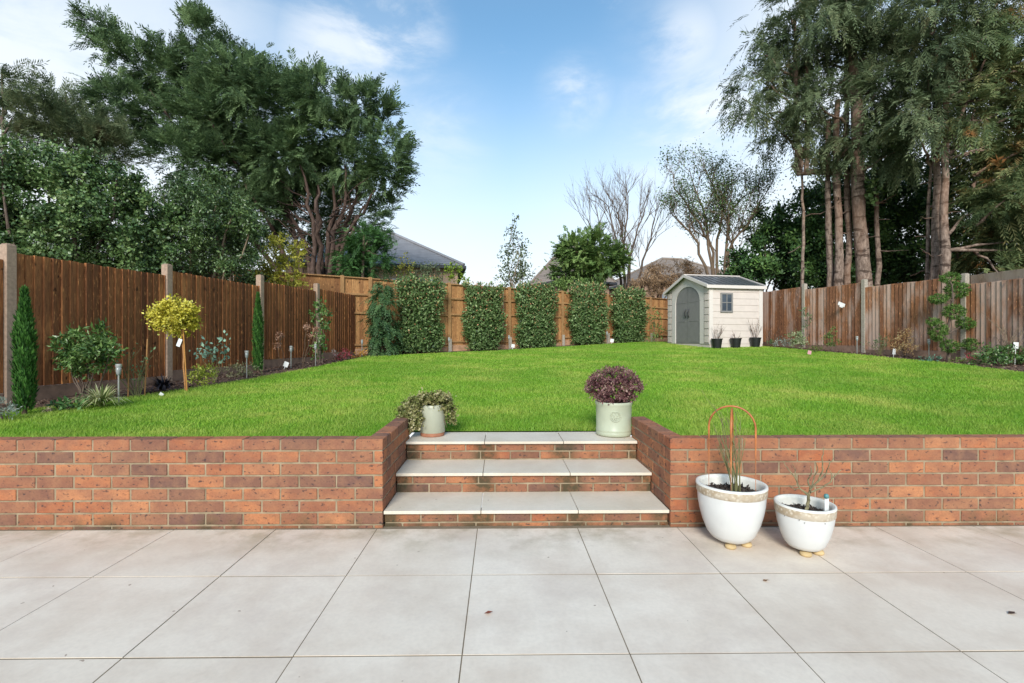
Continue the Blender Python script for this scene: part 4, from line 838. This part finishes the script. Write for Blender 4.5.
# ------------------------------------------------------------------ shed
def shed():
    nc=P(709.5,345,14.5); A=R(10.5); dS=np.array([cos(A),sin(A),0]); dF=np.array([-sin(A),cos(A),0])   # side runs right, front runs back
    z0=float(H(nc[0],nc[1]))+.07; LS,LFr=1.82,2.36; ze=1.84; zr=2.27
    o=np.array([nc[0],nc[1],z0]); root=thing('garden_shed',o,'cream plastic shed with arched grey double doors and dark roof','shed')
    Mx=np.array([dS,dF,[0,0,1]]).T; W=lambda p: np.asarray(p,float)@Mx.T+o
    cream=plain('cream_plastic',(.62,.53,.475),.55,0,.05,6); greyd=plain('grey_plastic_door',(.22,.205,.195),.6,0,.08,6); roofm=plain('dark_roof_plastic',(.075,.08,.085),.28,0,.2,6); trim=plain('pale_trim',(.66,.59,.54),.5,0,.03)
    m=MB()   # side walls clad with shallow boards, x along side 0..LS, y along front 0..LFr
    nb=9; hb=(ze-.06)/nb
    for yy,sg in ((0,-1),(LFr,1)):
        for k in range(nb):
            a=.06+k*hb; y0,y1=sorted((yy-sg*.03,yy+sg*.0))
            V=np.array([[.10,yy-sg*.03,a],[LS-.08,yy-sg*.03,a],[LS-.08,yy+sg*.010,a+.004],[.10,yy+sg*.010,a+.004],[.10,yy-sg*.03,a+hb],[LS-.08,yy-sg*.03,a+hb],[LS-.08,yy+sg*.0,a+hb],[.10,yy+sg*.0,a+hb]])
            m.add(W(V),np.array([[0,1,2,3],[4,7,6,5],[0,4,5,1],[1,5,6,2],[2,6,7,3],[3,7,4,0]]))
    m.box(LS-.03,LS,0.05,LFr-.05,.0,ze,M=(Mx,o))
    V=np.array([[LS-.03,0,ze],[LS-.03,LFr,ze],[LS-.03,LFr/2,zr],[LS,0,ze],[LS,LFr,ze],[LS,LFr/2,zr]]); m.add(W(V),[(0,1,2),(3,5,4),(0,3,4,1),(1,4,5,2),(2,5,3,0)])
    m.box(0.0,LS,-.015,LFr+.015,-.05,.058,M=(Mx,o))
    m.build('wall',cream,root)
    m=MB()
    for x_,y_ in ((0,-.02),(0,LFr-.26),(LS-.1,-.02),(LS-.1,LFr-.08)):
        m.box(x_-.02,x_+.11,y_,y_+(.28 if x_==0 else .1),.06,ze,M=(Mx,o))
    # gable front with arch opening: polygon ring
    c=LFr/2; hw=.70; zs=1.42; za=1.92; n=16
    arch=[(c+hw*cos(t_),zs+(za-zs)*sin(t_)) for t_ in np.linspace(0,pi,n)]
    top=[]
    for t_ in np.linspace(0,1,n):
        y=LFr*(1-t_)+0*t_; top.append((y,ze+(zr-ze)*(1-abs(y-c)/c)))
    arch=[arch[0]]+arch+[arch[-1]]; top=[(LFr,zs)]+top+[(0,zs)]; n+=2
    V=[];
    for (a,b_),(e,f) in zip(arch,top): V+=[(-.02,a,b_),(-.02,e,f),(.02,a,b_),(.02,e,f)]
    Fq=[]
    for k in range(n-1):
        b0=4*k; Fq+=[(b0,b0+4,b0+5,b0+1),(b0+2,b0+3,b0+7,b0+6),(b0,b0+2,b0+6,b0+4)]
    m.add(W(V),Fq)
    m.build('gable_panel',trim,root)
    for a,b_ in ((0.0,c-hw),(c+hw,LFr)): m=MB(); m.box(-.02,.02,a,b_,.06,zs,M=(Mx,o)); m.build('door_jamb',trim,root,bevel=.004)
    # blocks on corner pilasters
    m=MB()
    for y_ in (0.0,LFr-.24):
        for k in range(8): m.box(-.032,-.018,y_+.02,y_+.22,.1+k*.215,.1+k*.215+.19,M=(Mx,o))
    m.build('pilaster_blocks',cream,root,bevel=.004)
    for s in (0,1):
        d=MB(); y0=c-hw if s==0 else c+.004; y1=c-.004 if s==0 else c+hw; n=10; V=[]
        ys_=np.linspace(y0,y1,n); zt=zs+(za-zs)*np.sqrt(np.clip(1-((ys_-c)/hw)**2,0,1))
        for y,z in zip(ys_,zt): V+=[(.0,y,.07),(.0,y,z),(.03,y,.07),(.03,y,z)]
        Fq=[]
        for k in range(n-1): b0=4*k; Fq+=[(b0,b0+4,b0+5,b0+1),(b0+2,b0+3,b0+7,b0+6),(b0+1,b0+5,b0+7,b0+3)]
        d.add(W(V),Fq)
        for zz_ in (.12,.78,1.4): d.box(-.006,.0,y0+.1,y1-.1,zz_,zz_+.025,M=(Mx,o))
        dr=d.build('door',greyd,root)
        h=MB(); yc=c+(-.09 if s==0 else .09); h.tube(W([(-.01,yc,.92),(-.05,yc*.98+c*.02,1.0),(-.05,yc*.98+c*.02,1.1),(-.01,yc,1.2)]),.018,6); h.build('handle',plain('black_handle',(.03,.03,.03),.4),dr)
    # roof
    m=MB(); ov=.09
    for sg in (0,1):
        ye=-ov if sg==0 else LFr+ov; zz_=ze-.035
        V=np.array([[-.12,ye,zz_],[LS+.06,ye,zz_],[LS+.06,c,zr],[-.12,c,zr]]); V2=V+np.array([0,0,.035])
        m.add(W(np.concatenate([V,V2])),[(0,3,2,1),(4,5,6,7),(0,1,5,4),(1,2,6,5),(2,3,7,6),(3,0,4,7)])
        for k in range(1,9):
            xx=-.12+k*(LS+.18)/9; q=np.array([[xx-.012,ye,zz_+.036],[xx+.012,ye,zz_+.036],[xx+.012,c,zr+.036],[xx-.012,c,zr+.036]]); m.add(W(np.concatenate([q,q+[0,0,.012]])),[(0,3,2,1),(4,5,6,7),(0,1,5,4),(1,2,6,5),(2,3,7,6),(3,0,4,7)])
    rf=m.build('roof',roofm,root)
    m=MB()
    for sg in (0,1):
        ye=-ov-.01 if sg==0 else LFr+ov+.01
        y0,y1=sorted((ye,ye+(.03 if sg==0 else -.03)))
        m.box(-.14,LS+.08,y0-.004,y1-.004,ze-.09,ze+.006,M=(Mx,o))
        for xx in (-.15,LS+.055):
            V=np.array([[xx,ye,ze-.075],[xx+.035,ye,ze-.075],[xx+.035,c,zr-.04],[xx,c,zr-.04]]); m.add(W(np.concatenate([V,V+[0,0,.095]])),[(0,3,2,1),(4,5,6,7),(0,1,5,4),(1,2,6,5),(2,3,7,6),(3,0,4,7)])
    m.box(-.15,LS+.09,c-.04,c+.04,zr+.03,zr+.06,M=(Mx,o))
    m.build('roof_trim',trim,root)
    # window
    wx0,wx1,wz0,wz1=.36,.78,1.02,1.62; m=MB()
    for a in ((wx0,wx1,wz0,wz0+.05),(wx0,wx1,wz1-.05,wz1),(wx0,wx0+.05,wz0+.05,wz1-.05),(wx1-.05,wx1,wz0+.05,wz1-.05),((wx0+wx1)/2-.012,(wx0+wx1)/2+.012,wz0+.05,wz1-.05),(wx0+.05,(wx0+wx1)/2-.012,(wz0+wz1)/2-.012,(wz0+wz1)/2+.012),((wx0+wx1)/2+.012,wx1-.05,(wz0+wz1)/2-.012,(wz0+wz1)/2+.012)):
        m.box(a[0],a[1],-.035,-.0155,a[2],a[3],M=(Mx,o))
    wf=m.build('window',greyd,root)
    m=MB(); m.box(wx0+.04,wx1-.04,-.022,-.0145,wz0+.04,wz1-.04,M=(Mx,o)); m.build('pane',plain('dark_glass',(.05,.065,.085),.06,0,.1),wf)
    # black pots along the side
    bm=plain('black_plastic',(.012,.012,.013),.5); labels=['black plastic pot with bare twigs nearest the shed door','middle black plastic pot of three along the shed side','black plastic pot at the shed corner by the right fence']
    for k,(x,ly) in enumerate(((717,0),(736,0),(755.5,0))):
        b=on(x,14.32+.15*k); pt=thing('plant_pot',b,labels[k],'plant pot','black pots beside the shed')
        m=MB(); m.lathe([(0,0),(.11,0),(.15,.27),(.165,.275),(.165,.30),(.14,.30),(.13,.25)],b,28); m.build('pot',bm,pt,smooth=False)
        m=MB(); m.disc(b+[0,0,.25],.135,20); m.build('soil',M_soil,pt)
        roseb('','',0,0,(.55,.3,.7)[k],(8,4,8)[k],.35,M_twig,base=b+[0,0,.25],parent=pt,r=.006)
shed()

# ------------------------------------------------------------------ houses beyond
def bw(name,c1,c2):
    m,t,b=nt(name); tcn=t.nodes.new('ShaderNodeTexCoord'); br=t.nodes.new('ShaderNodeTexBrick'); br.inputs['Scale'].default_value=1
    br.inputs['Color1'].default_value=(*c1,1); br.inputs['Color2'].default_value=(*c2,1); br.inputs['Mortar'].default_value=(.4,.33,.26,1); br.inputs['Mortar Size'].default_value=.01
    br.inputs['Brick Width'].default_value=.225; br.inputs['Row Height'].default_value=.075
    mpn=t.nodes.new('ShaderNodeMapping'); mpn.inputs['Rotation'].default_value=(R(90),0,0); t.links.new(tcn.outputs['Object'],mpn.inputs[0]); t.links.new(mpn.outputs[0],br.inputs[0])
    t.links.new(br.outputs[0],b.inputs['Base Color']); b.inputs['Roughness'].default_value=.9; return m
def rw(name,c1,c2):
    m,t,b=nt(name); c=ramp(t,island(t),[(0,c1),(1,c2)]); c=mix(t,ramp(t,noise(t,3,5),[(.4,(0,0,0)),(.7,(.6,)*3)]),c,tuple(x*1.4 for x in c1))
    t.links.new(c,b.inputs['Base Color']); b.inputs['Roughness'].default_value=.85; return m
def house(label,c,wx,wy,rot,ze,zr,ridge,wm,rm,wins,z0=1.0):
    root=thing('house',(c[0],c[1],z0),label,'house','houses beyond the back fence'); A=R(rot); Mx=np.array([[cos(A),sin(A),0],[-sin(A),cos(A),0],[0,0,1]]).T; o=np.array([c[0],c[1],0.])
    m=MB(); m.box(-wx/2,wx/2,-wy/2,wy/2,z0-.5,ze-.05,M=(Mx,o)); m.build('wall',wm,root)
    # roof of overlapping tile courses, each course a strip
    e=.3; m=MB(); Rr=[(-ridge/2,0),(ridge/2,0)]; cor=[(-wx/2-e,-wy/2-e),(wx/2+e,-wy/2-e),(wx/2+e,wy/2+e),(-wx/2-e,wy/2+e)]
    tops=[(Rr[0],Rr[1]),(Rr[1],Rr[1]),(Rr[1],Rr[0]),(Rr[0],Rr[0])]; nrow=20
    for k in range(4):
        a=np.array([*cor[k],ze]); b_=np.array([*cor[(k+1)%4],ze]); ta=np.array([*tops[k][0],zr]); tb=np.array([*tops[k][1],zr])
        for r_ in range(nrow):
            t0,t1=r_/nrow,min(1,(r_+1.25)/nrow); p=[a+(ta-a)*t0,b_+(tb-b_)*t0,b_+(tb-b_)*t1,a+(ta-a)*t1]; p=[q.copy() for q in p]
            p[0][2]+=.012; p[1][2]+=.012
            nn=max(1,int(np.linalg.norm(p[1]-p[0])/.33))
            for i in range(nn):
                f0,f1=i/nn,(i+1)/nn; q=[p[0]+(p[1]-p[0])*f0,p[0]+(p[1]-p[0])*f1,p[3]+(p[2]-p[3])*f1,p[3]+(p[2]-p[3])*f0]
                m.add(np.array(q)@Mx.T+o,[(0,1,2,3)])
    rf=m.build('roof',rm,root)
    m=MB()
    for k in range(4):
        a=np.array([*cor[k],ze+.04]); b_=np.array([*tops[k][0],zr+.05]); m.tube(np.array([a,b_])@Mx.T+o,.09,6)
    m.tube(np.array([[*Rr[0],zr+.05],[Rr[1][0]+.01,0,zr+.05]])@Mx.T+o,.1,6); m.build('ridge_tiles',rm,rf)
    m=MB(); e2=e+.02
    for a in ((-wx/2-e2,wx/2+e2,-wy/2-e2-.1,-wy/2-e2),(-wx/2-e2,wx/2+e2,wy/2+e2,wy/2+e2+.1),(-wx/2-e2-.1,-wx/2-e2,-wy/2-e2,wy/2+e2),(wx/2+e2,wx/2+e2+.1,-wy/2-e2,wy/2+e2)):
        m.box(a[0],a[1],a[2],a[3],ze-.16,ze-.01,M=(Mx,o))
    m.box(-wx/2-e,wx/2+e,-wy/2-e,wy/2+e,ze-.1,ze-.04,M=(Mx,o)); m.build('gutter',plain('dark_gutter',(.03,.032,.04),.5),root)
    wh=plain('white_window_frame',(.75,.76,.78),.4,0,.03); gl=plain('window_glass',(.25,.29,.33),.08,0,.2,2)
    for (x,z,w_,h_) in wins:
        m=MB(); y=-wy/2
        for q in ((x,x+w_,z,z+.07),(x,x+w_,z+h_-.07,z+h_),(x,x+.07,z+.07,z+h_-.07),(x+w_-.07,x+w_,z+.07,z+h_-.07),(x+w_/2-.03,x+w_/2+.03,z+.07,z+h_-.07)): m.box(q[0],q[1],y-.06,y-.004,q[2],q[3],M=(Mx,o))
        wf=m.build('window',wh,root); m=MB(); m.box(x+.04,x+w_-.04,y-.03,y-.006,z+.04,z+h_-.04,M=(Mx,o)); m.build('pane',gl,wf)
    return root
cc=P(464,265,24.5); A=R(-6)
house('brick house with grey slate hipped roof and white windows beside the cypress',(cc[0]-4.5*cos(R(8))-4.1*sin(R(8)),cc[1]-4.5*sin(R(8))+4.1*cos(R(8))),8.4,7.6,8,5.0,7.45,.9,bw('tan_brick',(.5,.30,.18),(.56,.36,.24)),rw('slate_roof',(.20,.195,.205),(.24,.235,.245)),[(.9,3.0,1.2,1.3),(2.3,3.0,.9,1.3),(-2.5,3.0,1.4,1.3)])
cc=P(548,273,29)
house('small brick house with pyramid roof half hidden by the round conifer',(cc[0]+1.9,cc[1]+3.2),3.5,3.5,30,5.0,8.0,.05,bw('red_brick',(.33,.14,.09),(.40,.2,.13)),rw('brown_tile_roof',(.20,.16,.135),(.26,.21,.175)),[(-1.0,3,.9,1.1)])
cc=P(690,270,31)
house('distant brick house with brown tiled roof seen between the bare tree and the shed',(cc[0]+.6,cc[1]+5),8.5,7,12,5.2,7.3,1.6,bw('red_brick_wall',(.30,.15,.10),(.38,.21,.14)),rw('brown_roof',(.21,.165,.135),(.27,.215,.175)),[(1.5,3.2,1.1,1.2),(-3,3.2,1.1,1.2)])

# ------------------------------------------------------------------ pots
soil2=plain('dark_potting_soil',(.05,.036,.028),1,0,.5,60)
whiteg=plain('white_glaze',(.62,.615,.595),.25,0,.07,4)
def bandmat():
    m,t,b=nt('beige_pebbled_band'); n=N(t,'ShaderNodeTexVoronoi'); n.inputs['Scale'].default_value=55; tcn=t.nodes.new('ShaderNodeTexCoord'); t.links.new(tcn.outputs['Object'],n.inputs[0])
    c=ramp(t,n.outputs['Distance'],[(.2,(.60,.53,.42)),(.5,(.40,.31,.21))]); c=mix(t,ramp(t,noise(t,18,3),[(.4,(0,0,0)),(.6,(.6,)*3)]),c,(.55,.49,.40))
    t.links.new(c,b.inputs['Base Color']); b.inputs['Roughness'].default_value=.6; bump(t,b,n.outputs['Distance'],.4,.004); return m
bandm=bandmat()
footm=plain('tan_pot_foot',(.50,.36,.18),.8); 
def eggpot(label,b,r,h,zs):
    root=thing('white_planter',b,label,'planter','white egg shaped planters on the patio'); s=r/.2
    pr=[(.0,.022),(.085*s,.022),(.115*s,.034*zs),(.14*s,.06*zs),(.165*s,.11*zs),(.183*s,.165*zs),(.1925*s,.21*zs),(.196*s,h-.052)]
    m=MB(); m.lathe(pr,b,64); m.build('body',whiteg,root,smooth=True)
    m=MB(); m.lathe([(.1965*s,h-.054),(.201*s,h-.05),(.203*s,h-.02),(.204*s,h-.010)],b,64); m.build('rim_band',bandm,root,smooth=True)
    m=MB(); m.lathe([(.2045*s,h-.0105),(.203*s,h),(.186*s,h),(.182*s,h-.02),(.172*s,h-.09)],b,64); m.build('rim',plain('cream_rim',(.66,.64,.58),.45,0,.08),root,smooth=True)
    m=MB(); V=[]; n=28
    a=np.arange(n)*2*pi/n; m.disc(b+[0,0,h-.058],.181*s,n); 
    k=900; rr=.172*s*np.sqrt(RG.random(k)); th=RG.random(k)*2*pi; B_=np.stack([b[0]+rr*np.cos(th),b[1]+rr*np.sin(th),np.full(k,b[2]+h-.056)],-1)
    m.leaves(B_,rv(k)*[1,1,.6],rv(k)+[0,0,.6],.014+.02*RG.random(k),.012,RG.random(k)); m.build('soil',soil2,root)
    for ang in (-2.05,-.6,1.5):
        f=MB(); c=b+np.array([cos(ang)*.085*s,sin(ang)*.085*s,0]); f.lathe([(0,0.0),(.026,.0),(.03,.008),(.027,.018),(.0,.0215)],c,16); f.build('pot_foot',footm,root,smooth=True)
    return root
Yb=2.68; bb=P(731,400,Yb); bb[2]=.0
r_=eggpot('larger white egg shaped planter with beige rim holding bent hoops',bb,.181,.338,1.12)
hp=plain('copper_hoop',(.40,.13,.035),.45,0,.5,9)
sup=thing('plant_support',bb+[0,0,.27],'two crossed orange rust coloured hoops stuck in the larger white planter','plant support')
for k,(ax_,ht,wid) in enumerate(((R(-26),.50,.118),(R(62),.485,.112))):
    t_=np.linspace(0,pi,15); d=np.array([cos(ax_),sin(ax_),0]); pts=[bb+[0,0,.25]-d*wid+[0,0,0]]
    sh=np.array([-.005,-.02,0])
    pts=[-d*wid+[0,0,.24]]+[-d*wid*cos(q)+np.array([0,0,.27+ht-wid*1.0+wid*1.0*sin(q)]) for q in t_]+[d*wid+[0,0,.24]]
    m=MB(); m.tube(np.array(pts)+bb+sh,.0052,8); m.build('hoop',hp,sup,smooth=True)
def rosepot(b,label,h,n,seed,sp,leaves,r,depth,spread):
    root=roseb('potted_rose',label,0,0,h,n,sp,M_gtwig,leaves,rosel,r=r,depth=depth,base=b,spread=spread,up=.25); return root
rosepot(bb+[.03,0,.275],'bare green rose stems tied upright inside the hoops of the larger planter',.5,9,0,.13,0,.0042,2,.3)
Ys=2.57; b2=P(804.5,400,Ys); b2[2]=0
eggpot('smaller white egg shaped planter with beige rim right of the larger one',b2,.143,.262,.9)
root=thing('potted_rose',P(807,506,2.57),'stubby pruned rose with twisted grey green branches in the smaller white planter','rose bush'); m=MB()
for pts,r0,r1 in (([(806,512),(808,503),(809,495),(811,487)],.0095,.006),([(808,496),(799,487),(795,477),(788,469),(783,461)],.0045,.0018),([(810,488),(808,480),(812,472),(810,466)],.0045,.002),
    ([(810,490),(817,482),(823,470),(822,459),(824,448)],.005,.0018),([(811,492),(822,488),(831,481),(836,474),(841,470)],.0045,.0018),([(817,483),(826,474),(829,464),(834,458)],.0038,.0015),
    ([(808,494),(801,489),(794,489),(789,485)],.004,.0018),([(795,477),(796,470),(792,464)],.003,.0012),([(831,481),(832,474),(829,469)],.003,.0012),([(812,487),(814,477),(818,470),(816,462)],.0038,.0015)):
    yy=2.57; q=[]; 
    for px,py in pts: q.append(P(px,py,yy)); yy+=RG.normal(0,.018)
    q=np.array(q); t_=np.linspace(0,len(q)-1,len(q)*3); m.tube(np.stack([np.interp(t_,range(len(q)),q[:,k]) for k in range(3)],1)+RG.normal(0,.0012,(len(t_),3)),np.linspace(r0,r1,len(t_)),6)
m.build('stem',M_rose,root)
tg=MB(); q=b2+[.10,-.03,.20]; tg.box(-.011,.011,-.001,.001,0,.10,M=(np.eye(3),q)); o_=tg.build('plant_label',wt,origin=q); tag(o_,'white plant label stuck in the smaller white planter','plant label')
tg=MB(); q=b2+[.095,-.035,.305]; tg.lathe([(0,-.012),(.011,-.008),(.013,.003),(.009,.012),(.0,.015)],q,12); o_=tg.build('plant_tie',plain('teal_clip',(.08,.22,.22),.4),origin=q,smooth=True); tag(o_,'small teal clip on top of the label in the smaller planter','clip')
# pots on the top step
sage=plain('sage_glaze',(.40,.425,.31),.35,0,.07,9)
def stonepot(label,b,r,h,band,mat):
    root=thing('glazed_pot',b,label,'plant pot','glazed pots on the top step'); z=0
    m=MB(); pr=[(0,.003),(r*.93,.003),(r*.97,.012),(r*.97,.03),(r*.95,.035),(r*.97,.042),(r*.97,.052),(r*.95,.057),(r*.97,h-.03),(r,h-.022),(r*1.01,h-.005),(r*.99,h),(r*.9,h),(r*.88,h-.04)]
    if band: pr=[(r*.9,.028),(r*.93,.03),(r*.98,h-.03),(r,h-.02),(r,h),(r*.9,h),(r*.88,h-.04)]
    m.lathe(pr,b,56); m.build('pot',mat,root,smooth=True)
    if band: m=MB(); m.lathe([(0,.001),(r*.88,.001),(r*.9,.01),(r*.9,.0285),(0,.0285)],b,48); m.build('terracotta_base',plain('terracotta',(.33,.14,.08),.8),root)
    m=MB(); m.disc(b+[0,0,h-.03],r*.89,28); m.build('soil',soil2,root); return root
ZT=Z[2]+.001
b3=P(432.5,430,3.86); b3[2]=ZT
p3=stonepot('pale glazed pot with terracotta base on the left of the top step',b3,.107,.25,True,plain('cream_glaze',(.42,.43,.33),.3,0,.06,9))
def trailing():
    b=b3+[0,0,.22]; root=thing('trailing_plant',b,'small leaved cream and green plant trailing over the left side of its pot','plant')
    cr=MB(); Y=3.86
    broad(cr,[(428,402,17,7,Y,.12),(414,406,13,9,Y-.03,.1),(441,402,11,7,Y-.02,.1),(405,414,8,9,Y-.05,.08),(414,418,9,11,Y-.10,.05),(402,422,5,6,Y-.05,.05),(412,428,5,7,Y-.10,.04),(449,408,5,8,Y-.02,.06),(451,418,3,7,Y,.04),(424,399,10,5,Y-.10,.05),(436,397,14,4,Y-.1,.05),(417,412,4,7,Y-.12,.03)],15000,.02,asp=.75,clumpsz=.04,shell=.6)
    cr.build('foliage',leafmat('trailing_leaves',[(.05,.07,.015),(.14,.15,.045),(.30,.28,.12),(.45,.40,.24)],.5,.25),root)
    st=MB()
    for k in range(14): a=RG.normal(0,.4); limb(st,b,P(RG.uniform(403,450),RG.uniform(402,432),Y-.04),.003,.0015,sides=4,sag=.3)
    st.build('stem',M_twig,root)
trailing()
b4=P(613.6,430,3.865); b4[2]=ZT
p4=stonepot('sage green glazed pot with raised round crest on the right of the top step',b4,.146,.27,False,sage)
m=MB(); rr=.146*.965; rc=[]
def onpot(u,v,off=0.): a=-pi/2-.13+u/rr; return b4+np.array([cos(a)*(rr+off),sin(a)*(rr+off),.165+v])
m.tube(np.array([onpot(.040*cos(q),.040*sin(q),.002) for q in np.linspace(0,2*pi,33)]),.0032,6)
m.tube(np.array([onpot(.031*cos(q),.031*sin(q),.002) for q in np.linspace(0,2*pi,33)]),.0016,6)
for k in range(6):
    q=k*pi/3; m.tube(np.array([onpot((.006+.008*s_)*cos(q+s_*.5)*1.6,(.006+.008*s_)*sin(q+s_*.5)*1.6,.002) for s_ in np.linspace(0,1.3,6)]),.0028,6)
m.tube(np.array([onpot(-.01,-.018),onpot(0,-.024),onpot(.01,-.018)]),.003,6)
m.build('crest',sage,p4,smooth=True)
def purple():
    b=b4+[0,0,.24]; root=thing('purple_shrub',b,'dome of purple brown hebe foliage in the sage green pot','plant'); cr=MB(); Y=3.865
    broad(cr,[(613,386,22,14,Y,.19),(600,388,13,11,Y,.13),(627,388,13,11,Y,.13),(614,376,17,8,Y,.14),(614,397,19,7,Y,.16)],6500,.021,asp=.5,clumpsz=.05,shell=.6)
    for k in range(150):
        a=RG.random()*pi; x=614+cos(a)*27; y=390-sin(a)*22*RG.uniform(.8,1.05); broad(cr,[(x,y,1.4,1.6,Y+RG.normal(0,.08))],9000,.016,clumpsz=.03)
    cr.build('foliage',leafmat('purple_leaves',[(.035,.012,.018),(.11,.045,.05),(.22,.11,.10),(.30,.22,.17)],.5,.2),root)
    st=MB()
    for k in range(16): limb(st,b-[0,0,.03],P(RG.uniform(592,636),RG.uniform(372,398),Y+RG.normal(0,.08)),.004,.002,sides=4)
    st.build('stem',M_twig,root)
purple()
# fallen leaves on the patio
for k,(x,y,lab,c) in enumerate(((484,614,'small fallen reddish leaf on the middle of the patio',(.22,.06,.03)),(763,583,'tiny fallen brown leaf on the patio below the smaller planter',(.25,.13,.06)),(1008,618,'dark fallen leaf scrap near the right edge of the patio',(.06,.03,.02)),(661,526,'fallen orange leaf at the foot of the steps by the right wall',(.4,.13,.04)))):
    Yl=CZ*F/(y-CY); q=P(x,y,Yl); q[2]=.003; m=MB(); m.leaves(q[None],np.array([[1,.2,.12]]),np.array([[0,0,1.]]),.038 if k!=1 else .022,.02,.5); m.leaves(q[None]+[.004,.0,.003],np.array([[.8,-.4,.2]]),np.array([[.1,0,1.]]),.026,.012,.5)
    tag(m.build('fallen_leaf',plain('leaf_%s'%'abcd'[k],c,.7),origin=q),lab,'leaf')
